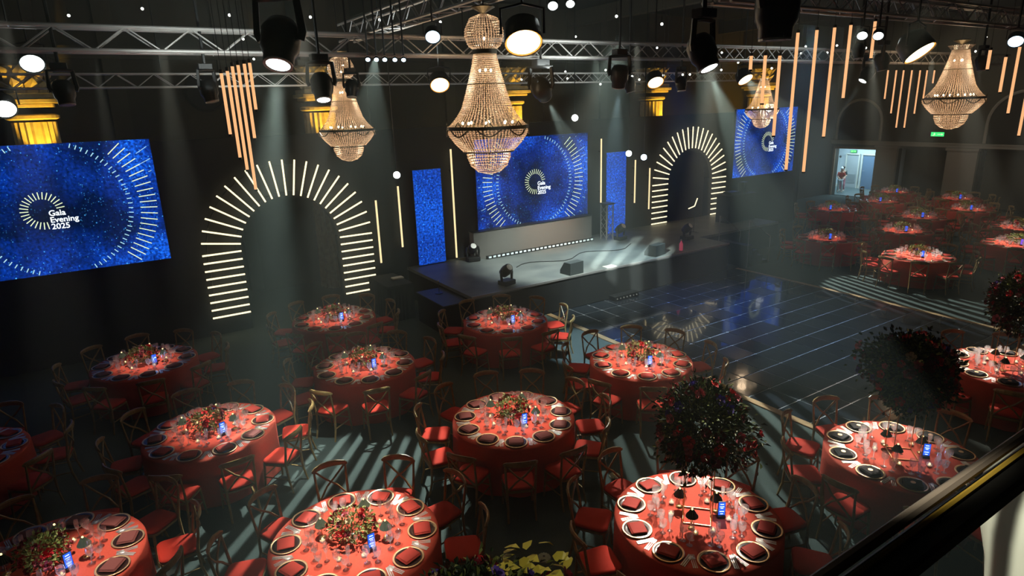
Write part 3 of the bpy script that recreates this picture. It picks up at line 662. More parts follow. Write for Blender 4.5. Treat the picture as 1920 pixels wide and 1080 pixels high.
# pin bulbs
bm_ = MB().ball((0, 0, 0), .032, 8, 5).mesh('pin_bulb', M_star); bc_ = MB().tube([(0, 0, .03), (0, 0, .16)], .012, 5).mesh('socket', M_black)
stars = [(0.0, 18.0, 7.5), (1.4, 17.2, 7.6), (3.0, 16.1, 7.4), (3.8, 19.0, 7.2), (3.0, 19.0, 6.8), (4.0, 19.0, 6.7), (4.5, 15.1, 7.3), (5.8, 14.3, 7.2), (6.9, 13.5, 7.1), (6.45, 19.0, 6.55), (12.7, 16.0, 7.2), (10.2, 11.4, 7.1), (11.0, 10.8, 6.9), (13.7, 15.3, 7.0), (14.7, 14.6, 6.8), (12.3, 16.0, 6.2), (12.3, 15.9, 6.0), (13.0, 15.2, 5.8), (13.2, 15.2, 6.2), (13.9, 14.8, 6.0), (14.1, 14.7, 5.9), (14.7, 14.3, 6.0), (15.2, 14.0, 6.0), (15.4, 13.9, 6.0), (10.9, 16.3, 6.0), (16.3, 13.5, 6.6), (16.7, 13.2, 6.3), (16.2, 13.4, 6.1), (16.6, 13.1, 6.0), (18.3, 12.2, 6.5), (18.5, 12.2, 6.7), (19.0, 11.8, 6.5), (19.3, 11.7, 6.7), (20.0, 11.2, 6.6), (17.5, 12.6, 6.1), (17.7, 12.5, 6.1), (23.1, 9.3, 6.8), (22.8, 9.4, 6.4)]
stars += [(x, 11.3, 7.6 + .05 * math.sin(x)) for x in (-3.2, -2.9, -2.6, -2.3)]
for s_ in stars:
    t = thing('pin_bulb', 'tiny white bulb glowing high up among the trusses', 'bulb', s_, 0, 'tiny white bulbs below the ceiling')
    part('bulb', bm_, t); part('socket', bc_, t)
    MB().tube([(0, 0, .15), (0, 0, ZC - s_[2])], .003, 3).obj('wire', M_black, t)

# ------------------------------------------------------------ chandeliers
def chandelier(loc, s, label, ball=True):
    """profile heights relative to the ring (z = 0); s = ring radius"""
    t = thing('chandelier', label, 'chandelier', loc, 0, 'crystal basket chandeliers')
    up = [(.27, 1.66), (.33, 1.35), (.43, 1.0), (.52, .7), (.60, .45), (.72, .26), (.86, .1), (.95, .02)]
    lo = [(.98, -.06), (.93, -.2), (.80, -.38), (.62, -.56)]
    bot = [(.53, -.58), (.52, -.72), (.44, -.92), (.28, -1.06), (.08, -1.12)]
    bl = [(.12, 2.52), (.32, 2.44), (.44, 2.2), (.45, 2.05), (.38, 1.85), (.27, 1.76)]
    def resamp(p, n):
        d = [0]
        for i in range(1, len(p)): d.append(d[-1] + math.hypot(p[i][0] - p[i - 1][0], p[i][1] - p[i - 1][1]))
        out = []
        for k in range(n):
            q = d[-1] * k / (n - 1); i = max(j for j in range(len(d)) if d[j] <= q + 1e-9); i = min(i, len(p) - 2)
            f = (q - d[i]) / (d[i + 1] - d[i]); out.append((p[i][0] + f * (p[i + 1][0] - p[i][0]), p[i][1] + f * (p[i + 1][1] - p[i][1])))
        return out
    def beads(prof, n, cols, name):
        mb = MB(); pr = resamp(prof, n); h = .5 * math.hypot(pr[1][0] - pr[0][0], pr[1][1] - pr[0][1]) * .98
        for i, (r, z) in enumerate(pr):
            tx, tz = (pr[min(i + 1, n - 1)][0] - pr[max(i - 1, 0)][0]), (pr[min(i + 1, n - 1)][1] - pr[max(i - 1, 0)][1]); l = math.hypot(tx, tz); tx /= l; tz /= l
            wd = PI * r / cols * .82
            for j in range(cols):
                a = 2 * PI * (j + rnd.uniform(-.1, .1)) / cols; ca, sa = math.cos(a), math.sin(a); o = wd * .5
                P = lambda rr, zz, w, out: ((rr * ca - w * sa + out * ca) * s, (rr * sa + w * ca + out * sa) * s, zz * s)
                mb.add([P(r - tx * h, z - tz * h, 0, 0), P(r, z, wd, 0), P(r + tx * h, z + tz * h, 0, 0), P(r, z, -wd, 0), P(r, z, 0, o + .006)], [(0, 1, 4), (1, 2, 4), (2, 3, 4), (3, 0, 4)])
        o = mb.obj(name, M_crystal, t); o['kind'] = 'stuff'
    beads(up, 42, 60, 'crystal_skirt'); beads(lo, 13, 72, 'crystal_basket'); beads(bot, 12, 50, 'crystal_bowl')
    if ball: beads(bl, 18, 40, 'crystal_ball')
    else: beads([(.40, 1.80), (.30, 1.68)], 4, 44, 'crystal_crown')
    def hoop(name, r, z0, z1, m=M_brassd):
        MB().lathe([((r) * s, z0 * s), ((r + .02) * s, z0 * s), ((r + .02) * s, z1 * s), (r * s, z1 * s), (r * s, z0 * s)], 40).obj(name, m, t)
    hoop('ring_band', .97, -.05, .03); hoop('neck_band', .27, 1.66, 1.76); hoop('waist_band', .43, .98, 1.0); hoop('bowl_band', .61, -.59, -.56)
    sg = MB().tube([((1.0) * s * math.cos(.55 * u), 1.0 * s * math.sin(.55 * u), (-.05 - .14 * math.sin(PI * u)) * s) for u in [i / 8 for i in range(9)]], .018 * s, 5).mesh('swag', M_brassd)
    cg = MB().tube([(.99 * s * math.cos(.27 + q * .1), .99 * s * math.sin(.27 + q * .1), (.03 + .1 * (1 - abs(q))) * s) for q in (-1, -.5, 0, .5, 1)], .014 * s, 4).mesh('crest', M_brassd)
    for k in range(8): part('swag', sg, t, None, (0, 0, k * PI / 4)); part('crest', cg, t, None, (0, 0, k * PI / 4))
    sb = MB().ball((0, 0, 0), .030 * s, 8, 5, (1, 1, 1.3)).mesh('bulb', M_bulb)
    for k in range(8): part('bulb', sb, t, (.6 * s * math.cos(k * PI / 4 + .2), .6 * s * math.sin(k * PI / 4 + .2), .1 * s))
    for k in range(3): part('bulb', sb, t, (.15 * s * math.cos(k * 2.1), .15 * s * math.sin(k * 2.1), 1.3 * s))
    if ball: part('bulb', sb, t, (0, 0, 2.0 * s))
    MB().tube([(0, 0, -.9 * s), (0, 0, 1.4 * s)], .02 * s, 6).obj('stem', M_brassd, t)
    tp = 2.5 if ball else 1.8
    MB().lathe([(.02 * s, (tp + .16) * s), (.26 * s, (tp + .20) * s), (.28 * s, (tp + .17) * s), (.05 * s, (tp + .05) * s), (.03 * s, tp * s)], 16).obj('top_crown', M_brassd, t)
    MB().tube([(0, 0, (tp + .1) * s), (0, 0, ZC - loc[2] - .01)], .012, 5).obj('chain', M_black, t)
    for dz, p in ((.18, 46), (1.2, 26), (-.5, 24), (2.05, 14)):
        l = bpy.data.lights.new('chandelier_light', 'POINT'); l.energy = p * s * s; l.color = (1, .74, .46); l.shadow_soft_size = .3 * s
        o = bpy.data.objects.new('chandelier_light', l); COL.objects.link(o); o.location = (loc[0], loc[1], loc[2] + dz * s)
M_brassd = mat('dark_bronze', (.09, .07, .035), .4, .7)
chandelier((5.11, 8.61, 4.97), .635, 'largest crystal chandelier hanging before the centre screen')
chandelier((4.74, 14.11, 4.87), .61, 'second crystal chandelier, above the narrow panel and arch')
chandelier((18.35, 13.45, 4.9), .53, 'crystal chandelier in front of the farthest blue screen', False)
chandelier((21.4, 9.2, 5.08), .80, 'faintly lit crystal chandelier beside the thin amber tubes', False)

# ------------------------------------------------------------ stage furniture
t = thing('stage_plinth', 'long grey plinth below the centre stage screen', 'plinth', (11.1, 16.12, .9))
MB().bbox((0, 0, .4), (4.5, .26, .8), .01).obj('body', mat('plinth_grey', (.17, .16, .145), .55), t)
MB().box((0, 0, .81), (4.54, .3, .02)).obj('top_edge', M_black, t)
t = thing('floor_light_batten', 'row of light battens along the foot of the plinth', 'stage light', (11.2, 15.8, .9))
MB().bbox((0, 0, .05), (4.1, .08, .1), .01).obj('body', M_black, t)
bt = MB().box((0, 0, 0), (.09, .012, .05)).mesh('diffuser', mat('batten_face', (.75, .85, .85), .4, emit=(.7, .9, .9), es=.35))
for k in range(26): part('diffuser', bt, t, (-1.95 + k * .156, -.047, .06))
def wedge(x, y, rz, label, w_=.48, h_=.33, d_=.4):
    t = thing('stage_monitor', label, 'speaker', (x, y, .9), rz, 'wedge monitors on the stage edge')
    P = [(-w_ / 2, -d_ / 2, 0), (w_ / 2, -d_ / 2, 0), (w_ / 2, d_ / 2, 0), (-w_ / 2, d_ / 2, 0), (-w_ / 2, -d_ / 2, h_), (w_ / 2, -d_ / 2, h_), (w_ / 2, d_ * .1, h_), (-w_ / 2, d_ * .1, h_), (w_ / 2, d_ / 2, .1), (-w_ / 2, d_ / 2, .1)]
    MB().add(P, [(0, 3, 2, 1), (0, 1, 5, 4), (4, 5, 6, 7), (7, 6, 8, 9), (9, 8, 2, 3), (0, 4, 7, 9, 3), (1, 2, 8, 6, 5)]).obj('cabinet', mat('speaker_paint', (.05, .06, .06), .6), t)
    n = Vector((0, h_ - .1, d_ * .4)).normalized()
    MB().add([(-w_ * .44, d_ * .13, h_ - .01 + .006), (w_ * .44, d_ * .13, h_ - .01 + .006), (w_ * .44, d_ * .47 + .006, .125), (-w_ * .44, d_ * .47 + .006, .125)], [(0, 1, 2, 3)]).obj('grille', M_black, t)
wedge(10.12, 12.95, .1, 'dark wedge monitor near the stage edge before centre screen')
wedge(13.3, 13.05, .2, 'second dark wedge monitor farther along the stage edge')
def floor_head(x, y, label):
    t = thing('floor_moving_head', label, 'moving head lamp', (x, y, .9), rnd.uniform(-.3, .3), 'moving heads standing on the stage')
    MB().bbox((0, 0, .07), (.38, .3, .12), .02).obj('base', M_black, t)
    MB().tube([(-.17, 0, .12), (-.19, 0, .3), (-.16, 0, .42)], .035, 6).tube([(.17, 0, .12), (.19, 0, .3), (.16, 0, .42)], .035, 6).obj('yoke', M_black, t)
    a = MB().lathe([(.02, -.18), (.12, -.16), (.14, 0), (.12, .12), (.09, .16)], 16); m = Matrix.Rotation(R(50), 4, 'X'); a.v = [tuple(m @ Vector(p) + Vector((0, 0, .38))) for p in a.v]; a.obj('head', M_black, t, smooth=True)
    a = MB().lathe([(.001, .155), (.085, .155)], 16); a.v = [tuple(m @ Vector(p) + Vector((0, 0, .38))) for p in a.v]; a.obj('lens', M_steel, t)
floor_head(8.15, 13.1, 'moving head on the stage edge before the plinth')
floor_head(15.6, 13.9, 'moving head on the stage floor by the smaller arch')
floor_head(14.0, 15.3, 'moving head between plinth and second panel')
floor_head(8.75, 15.9, 'small lamp on the stage at the tall tube foot')
# short truss towers at the plinth end
t = thing('truss_tower', 'short truss tower standing at the plinth end', 'truss', (13.75, 15.7, .9))
for a in (-.14, .14):
    for b in (-.14, .14): MB().tube([(a, b, 0), (a, b, 1.15)], .02, 6).obj('chord', M_alu, t)
bb = MB()
for k in range(4):
    z = .05 + k * .27
    for a in (-.14, .14): bb.tube([(a, -.14, z), (a, .14, z + .26)], .009, 4).tube([(-.14, a, z), (.14, a, z + .26)], .009, 4)
bb.obj('brace', M_alu, t); MB().bbox((0, 0, 1.18), (.36, .36, .05), .01).obj('top_plate', M_black, t)
# music stand, small items on the stage
t = thing('music_stand', 'thin stand with slanted glowing strip before the smaller arch', 'stand', (16.7, 14.6, .9))
MB().tube([(0, 0, 0), (0, 0, .9)], .012, 5).tube([(0, 0, .02), (.2, .1, 0)], .01, 4).tube([(0, 0, .02), (-.2, .1, 0)], .01, 4).tube([(0, 0, .02), (0, -.22, 0)], .01, 4).obj('stand_pole', M_black, t)
MB().tube([(0, 0, .9), (-.3, 0, .84)], .018, 5).tube([(0, 0, .9), (.12, 0, 1.15)], .018, 5).obj('light_strip', M_tube, t)
b = thing('drinks_bottle', 'pink drinks bottle standing on the stage edge', 'bottle', (14.3, 12.95, .9))
MB().lathe([(.02, .001), (.05, .001), (.055, .02), (.055, .2), (.025, .26), (.02, .3)], 12, caps=True).obj('body', mat('pink_plastic', (.8, .12, .18), .4, emit=(.9, .12, .2), es=.25), b, smooth=True)  # faint self-glow put into the pink plastic
MB().lathe([(.024, .3), (.024, .34)], 10, caps=True).obj('cap', M_plaster, b)
t = tag(MB().box((11.37, 12.85, .903), (.34, .24, .004)).box((11.37, 12.85, .906), (.0, .0, .0)).obj('paper_sheet', M_plaster), 'white sheet of paper lying on the stage edge', 'paper')
t = thing('cable_run', 'black cable snaking across the grey stage', 'cable', (0, 0, 0))
MB().tube([(9.3 + k * .3, 14.4 + .25 * math.sin(k * .9), .912) for k in range(16)], .012, 5).obj('cable', M_rubber, t)
# booth boxes left of the stage and steps on the far side
t = thing('side_stage_box', 'low black platform against the stage side', 'platform', (6.55, 13.6, 0))
MB().bbox((0, 0, .375), (.66, 1.5, .75), .01).obj('body', M_blackfab, t); MB().box((0, 0, .762), (.7, 1.54, .025)).obj('top', mat('platform_top', (.06, .07, .07), .5), t)
def draped(x, y, w_, d_, h_, label):
    t = thing('draped_table', label, 'table', (x, y, 0), 0, 'black draped tables beside the stage'); mb = MB(); n = 48; r0 = []; r1 = []; r2 = []
    for j in range(n):
        a = 2 * PI * j / n; c, s_ = math.cos(a), math.sin(a); k = max(abs(c), abs(s_)); px, py = c / k * w_ / 2, s_ / k * d_ / 2; f = 1.03 + (.03 if j % 2 else -.02)
        r0.append((px, py, h_)); r1.append((px * 1.02, py * 1.02, h_ - .05)); r2.append((px * f, py * f, .01))
    mb.loft([r2, r1, r0]); mb.obj('drape', M_blackfab, t)
    MB().bbox((.2, 0, h_ + .02), (.3, .2, .04), .01).obj('tray', M_plaster, t)
draped(5.9, 15.3, .7, 1.3, .95, 'black draped side table beneath the light tubes')
t = thing('microphone_stand', 'small black microphone stand on the low platform', 'stand', (6.62, 13.9, .775))
MB().lathe([(.02, 0), (.1, 0), (.1, .015), (.02, .02)], 14, caps=True).obj('base', M_black, t); MB().tube([(0, 0, .01), (0, 0, .3)], .008, 5).obj('pole', M_black, t); MB().ball((0, 0, .32), .025).obj('microphone', M_steel, t)
t = thing('stage_steps', 'black steps with silver handrail at the stage end', 'steps', (16.9, 13.1, 0))
for k in range(4): MB().bbox((.14 + k * .27, 0, .36 - k * .1 + .0), (.28, 1.1, .72 - k * .2), .008).obj('step', M_black, t)
MB().tube([(0, -.58, .02), (0, -.58, 1.55), (1.1, -.58, .9), (1.1, -.58, .02)], .016, 6).tube([(0, .58, .02), (0, .58, 1.55), (1.1, .58, .9), (1.1, .58, .02)], .016, 6).obj('handrail', M_alu, t)
# DJ booth in the smaller arch
t = thing('dj_booth', 'dark equipment booth inside the smaller arch', 'booth', (19.5, 15.1, .9))
MB().bbox((0, 0, .5), (1.5, .6, 1.0), .02).obj('body', mat('booth_dark', (.03, .035, .035), .6), t); MB().bbox((-.3, 0, 1.06), (.5, .35, .08), .01).obj('mixer', M_black, t)
MB().bbox((.35, 0, 1.2), (.3, .25, .38), .02).tube([(.35, -.13, 1.2), (.35, -.14, 1.2)], .08, 12).obj('speaker', M_black, t)
# equipment case at the foot of the stage skirt
t = thing('cable_box', 'low equipment box at the foot of the stage front', 'box', (11.6, 12.5, 0))
MB().bbox((0, 0, .08), (.9, .25, .16), .01).obj('body', M_black, t)
for k in range(7): MB().tube([(-.36 + k * .12, -.125, .09), (-.36 + k * .12, -.14, .09)], .02, 8).obj('socket', M_steel, t)

# ------------------------------------------------------------ chairs
pad_m = MB(); rg = []
def tz(w0, w1, d, rr=.06, z=0, n=5):                         # rounded trapezoid outline
    pts = []; cs = [(-w0 / 2, -d / 2), (w0 / 2, -d / 2), (w1 / 2, d / 2), (-w1 / 2, d / 2)]
    for i, (cx, cyy) in enumerate(cs):
        sx_ = 1 if cx > 0 else -1; sy_ = 1 if cyy > 0 else -1; ox, oy = cx - sx_ * rr, cyy - sy_ * rr; a0 = [PI, 1.5 * PI, 0, .5 * PI][i]
        for k in range(n): a = a0 + (PI / 2) * k / (n - 1); pts.append((ox + math.cos(a) * rr, oy + math.sin(a) * rr, z))
    return pts
pad_m.loft([tz(.35, .40, .38, .07, .445), tz(.38, .43, .41, .08, .455), tz(.38, .43, .41, .08, .475), tz(.33, .38, .36, .07, .49)])
CH = {'pad': pad_m.mesh('seat_pad', M_pad, True),
      'frame': MB().loft([tz(.37, .42, .40, .08, .41), tz(.385, .435, .415, .085, .42), tz(.385, .435, .415, .085, .442)]).mesh('seat_frame', M_wood),
      'fl': MB().tube([(-.185, .17, .43), (-.195, .185, .22), (-.205, .20, 0)], [.019, .017, .014], 6).mesh('leg', M_wood),
      'fr': MB().tube([(.185, .17, .43), (.195, .185, .22), (.205, .20, 0)], [.019, .017, .014], 6).mesh('leg', M_wood),
      'rl': MB().tube([(-.20, -.25, .87), (-.195, -.22, .66), (-.185, -.185, .44), (-.18, -.2, .2), (-.185, -.25, 0)], [.014, .016, .019, .017, .014], 6).mesh('leg', M_wood),
      'rr': MB().tube([(.20, -.25, .87), (.195, -.22, .66), (.185, -.185, .44), (.18, -.2, .2), (.185, -.25, 0)], [.014, .016, .019, .017, .014], 6).mesh('leg', M_wood),
      'top': MB().tube([(-.225, -.225, .865), (-.19, -.25, .872), (-.1, -.285, .88), (0, -.297, .883), (.1, -.285, .88), (.19, -.25, .872), (.225, -.225, .865)], [.016, .036, .043, .044, .043, .036, .016], 8, .42).mesh('top_rail', M_wood),
      'c1': MB().tube([(-.19, -.248, .85), (-.06, -.262, .70), (.06, -.245, .60), (.175, -.195, .45)], .014, 5, 1).mesh('cross_slat', M_wood),
      'c2': MB().tube([(.19, -.248, .85), (.06, -.25, .70), (-.06, -.233, .60), (-.175, -.195, .45)], .014, 5, 1).mesh('cross_slat', M_wood),
      'st': MB().tube([(-.19, .18, .24), (.19, .18, .24)], .010, 5).tube([(-.19, .18, .21), (-.18, -.2, .21)], .010, 5).tube([(.19, .18, .21), (.18, -.2, .21)], .010, 5).mesh('stretcher', M_wood)}
PN = dict(pad='seat_pad', frame='seat_frame', fl='leg', fr='leg', rl='leg', rr='leg', top='top_rail', c1='cross_slat', c2='cross_slat', st='stretcher')
chair0 = thing('dining_chair', 'cross-back wooden chair', 'chair')
for k, me in CH.items():
    o = part(PN[k], me, chair0)
    if k == 'pad': o['label'] = 'red fabric seat pad'
fv, ff, fi = [], [], []
for k, me in CH.items():
    n = len(fv); fv += [tuple(v.co) for v in me.vertices]; ff += [tuple(i + n for i in p.vertices) for p in me.polygons]; fi += [0 if k == 'pad' else 1] * len(me.polygons)
fm = bpy.data.meshes.new('far_chair'); fm.from_pydata(fv, [], ff); fm.materials.append(M_pad); fm.materials.append(M_wood); fm.polygons.foreach_set('material_index', fi); fm.update()

# ------------------------------------------------------------ tableware meshes
def prof(m, p, n=14, nm='x', sm=True): return MB().lathe(p, n).mesh(nm, m, sm)
ME = {
 'plate': MB().lathe([(.001, .004), (.09, .004), (.10, .008), (.145, .014), (.15, .012), (.10, .002), (.001, .001)], 28).mesh('charger_plate', M_plate, True),
 'rim': MB().lathe([(.143, .013), (.158, .017), (.166, .016), (.166, .011), (.150, .010), (.143, .013)], 32).mesh('gold_rim', M_gold, True),
 'wine': prof(M_glass, [(.001, .002), (.034, .002), (.036, .004), (.005, .010), (.004, .09), (.012, .10), (.034, .125), (.041, .155), (.036, .205)], 12, 'wine_glass'),
 'water': prof(M_glass, [(.001, .002), (.034, .002), (.006, .010), (.005, .06), (.03, .085), (.042, .12), (.044, .165)], 12, 'water_goblet'),
 'flute': prof(M_glass, [(.001, .002), (.030, .002), (.005, .010), (.004, .10), (.018, .12), (.025, .17), (.022, .225)], 10, 'champagne_flute'),
 'fork': MB().add([(-.003, -.1, .003), (.003, -.1, .003), (.0025, .04, .006), (-.0025, .04, .006), (-.006, -.09, .003), (.006, -.09, .003)], [(4, 5, 2, 3)]).box((-.009, .085, .004), (.003, .05, .002)).box((-.003, .085, .004), (.003, .05, .002)).box((.003, .085, .004), (.003, .05, .002)).box((.009, .085, .004), (.003, .05, .002)).box((0, .052, .004), (.022, .022, .002)).mesh('fork', M_steel),
 'knife': MB().box((0, -.055, .004), (.013, .09, .005)).add([(-.006, -.01, .003), (.006, -.01, .003), (.009, .08, .003), (.003, .11, .003), (-.006, .1, .003), (-.006, -.01, .005), (.006, -.01, .005), (.007, .08, .004), (.003, .105, .004), (-.006, .1, .005)], [(5, 6, 7, 8, 9), (0, 5, 9, 4), (1, 2, 7, 6)]).mesh('knife', M_steel),
 'spoon': MB().box((0, -.035, .004), (.009, .13, .003)).ball((0, .06, .005), .02, 10, 4, (1, 1.6, .2)).mesh('spoon', M_steel),
}
def napkin(m, nm):
    mb = MB().bbox((0, 0, .024), (.205, .18, .014), .012).bbox((.008, .006, .034), (.19, .165, .010), .010)
    return mb.mesh(nm, m)
NAP = {'r': napkin(M_nap_red, 'napkin'), 'w': napkin(M_nap_wine, 'napkin'), 'b': napkin(M_nap_black, 'napkin')}
DISC = MB().lathe([(.001, .043), (.028, .043), (.028, .040)], 16).mesh('gold_disc', M_gold)
def cloth_mesh():
    n = 72; rings = []
    for r, z, wv in ((.02, .762, 0), (.85, .762, 0), (.905, .758, 0), (.918, .738, 0), (.918, .60, .006), (.920, .35, .014), (.922, .02, .02)):
        rings.append([((r + wv * math.sin(j * 2 * PI / 6) * (1.2 if j % 5 else .5)) * math.cos(2 * PI * j / n), (r + wv * math.sin(j * 2 * PI / 6)) * math.sin(2 * PI * j / n), z) for j in range(n)])
    return MB().loft(rings, False).mesh('tablecloth', M_cloth, True)
CLOTH = cloth_mesh(); TZ = .763
TOPM = MB().lathe([(.001, .72), (.9, .72), (.9, .75), (.001, .75)], 40).mesh('tabletop', M_wood)
LEGM = MB().tube([(0, 0, 0), (0, 0, .72)], .018, 6).mesh('leg', M_black)

# flowers
def rose(mt, nm='rose'):
    mb = MB()
    for ring, (n, r0, tilt, sz) in enumerate(((5, .30, .35, .52), (4, .15, .75, .46), (3, .05, 1.15, .38))):
        for j in range(n):
            a = 2 * PI * (j + ring * .37) / n; ca, sa = math.cos(a), math.sin(a)
            def P(u, v): 
                r = r0 + u * sz * math.cos(tilt); z = u * sz * math.sin(tilt) - .1 * (1 - u) + .12 * ring; w_ = v * sz * .72 * (1 - .35 * abs(u - .6))
                return ((r * ca - w_ * sa) , (r * sa + w_ * ca), z + .08 * abs(v))
            mb.add([P(0, -.5), P(0, .5), P(.6, 1), P(1.05, .5), P(1.05, -.5), P(.6, -1), P(.55, 0)], [(0, 1, 6), (1, 2, 6), (2, 3, 6), (3, 4, 6), (4, 5, 6), (5, 0, 6)])
    return mb.mesh(nm, mt)
ROSES = [rose(m) for m in (M_rose_red, M_rose_dark, M_rose_red, M_rose_pink, M_rose_dark)]
ROSE_PALE = rose(M_rose_pale); ROSE_V = rose(M_violet)
LOBES = [(Vector((random.Random(k).gauss(0, 1), random.Random(k + 9).gauss(0, 1), random.Random(k + 20).gauss(-.1, .8))).normalized(), 1.0 + .45 * random.Random(k + 40).random()) for k in range(9)]
def foliage(n, rx, ry, rz_, size, mats, seed, hollow=.5, lobes=()):
    rr = random.Random(seed); mb = MB(); idx = []
    for i in range(n):
        v = Vector((rr.gauss(0, 1), rr.gauss(0, 1), rr.gauss(0, 1))).normalized(); q = hollow + (1 - hollow) * rr.random() ** .6
        if rr.random() < .12: q *= 1.22
        for lv, lf in lobes:
            if v.dot(lv) > .8: q *= 1 + (lf - 1) * (v.dot(lv) - .8) * 5
        p = Vector((v.x * rx * q, v.y * ry * q, v.z * rz_ * q))
        d = (v + Vector((rr.uniform(-.8, .8), rr.uniform(-.8, .8), rr.uniform(-.5, .6)))).normalized(); sd = d.cross(Vector((rr.random(), rr.random(), rr.random() + .1))).normalized()
        L_ = size * rr.uniform(.6, 1.3); nn = sd.cross(d) * L_ * .18
        mb.add([p, p + d * L_ * .5 + sd * L_ * .28 + nn, p + d * L_, p + d * L_ * .5 - sd * L_ * .28 + nn], [(0, 1, 2), (0, 2, 3)])
        idx += [0 if rr.random() < .62 else 1] * 2
    me = mb.mesh('foliage', mats); me.polygons.foreach_set('material_index', idx); me.update(); return me
FOL_LOW = [foliage(620, .27, .24, .13, .045, [M_leaf, M_fresh], s, .35) for s in (1, 2)]
FOL_BIG = foliage(6500, .43, .43, .47, .062, [M_dark_leaf, M_leaf], 5, .2, LOBES)
LAMP = {'b': MB().lathe([(.001, 0), (.04, 0), (.04, .008), (.006, .014)], 12, caps=True).mesh('base', M_brass, True), 's': MB().tube([(0, 0, .01), (0, 0, .2)], .0045, 5).mesh('stem', M_brass)}
def pleat():
    n = 36; rings = []
    for r, z in ((.072, .15), (.026, .225), (.02, .235)):
        rings.append([(r * (1 if j % 2 else .88) * math.cos(2 * PI * j / n), r * (1 if j % 2 else .88) * math.sin(2 * PI * j / n), z) for j in range(n)])
    return MB().loft(rings, False).mesh('pleated_shade', M_shade)
LAMP['p'] = pleat(); LAMP['t'] = MB().ball((0, 0, .243), .012, 8, 4).mesh('finial', M_flame)
LAMP['u'] = MB().ball((0, 0, .175), .014, 8, 4).mesh('bulb', glow('lamp_bulb', (1, .8, .45), 4))
TL = {'g': MB().lathe([(.001, .002), (.028, .002), (.032, .01), (.034, .045)], 12).mesh('glass_cup', M_glass, True), 'w': MB().lathe([(.001, .022), (.027, .022), (.027, .004)], 12).mesh('wax', M_rose_pale), 'f': MB().ball((0, 0, .034), .012, 6, 4, (1, 1, 1.5)).mesh('flame', M_flame)}
VASE = MB().lathe([(.001, .002), (.07, .002), (.09, .03), (.08, .09), (.085, .11)], 16).mesh('vase', M_glass, True)
SIGNB = MB().bbox((0, 0, .02), (.09, .05, .04), .006).mesh('sign_base', M_black)
SIGNF = MB().bbox((0, 0, .125), (.085, .016, .17), .005).mesh('sign_case', M_black)
def dispm(m): return MB().add([(-.037, -.0095, .045), (.037, -.0095, .045), (.037, -.0095, .205), (-.037, -.0095, .205)], [(0, 1, 2, 3)]).mesh('display', m)
DISP = {'b': dispm(M_sign), 'v': dispm(M_sign_v)}
HOURS = ['twelve', 'one', 'two', 'three', 'four', 'five', 'six', 'seven', 'eight', 'nine', 'ten', 'eleven', 'twelve']
def put(name, mesh, loc, rz, label, cat, group):
    o = newobj(name, mesh, None, loc, label=label, category=cat, group=group); o.rotation_euler = (0, 0, rz); return o
def rose_at(parent, me, p, s, rr):
    o = part('flower', me, parent, p); o.scale = (s, s, s)
    d = Vector(p) - Vector((0, 0, p[2] - .1)); o.rotation_euler = Vector((p[0], p[1], abs(p[2]) * .3 + .05)).to_track_quat('Z', 'X').to_euler()
first = [True]
far_cut = MB()
NEAR_CUT = 'GHCBDEAIL'
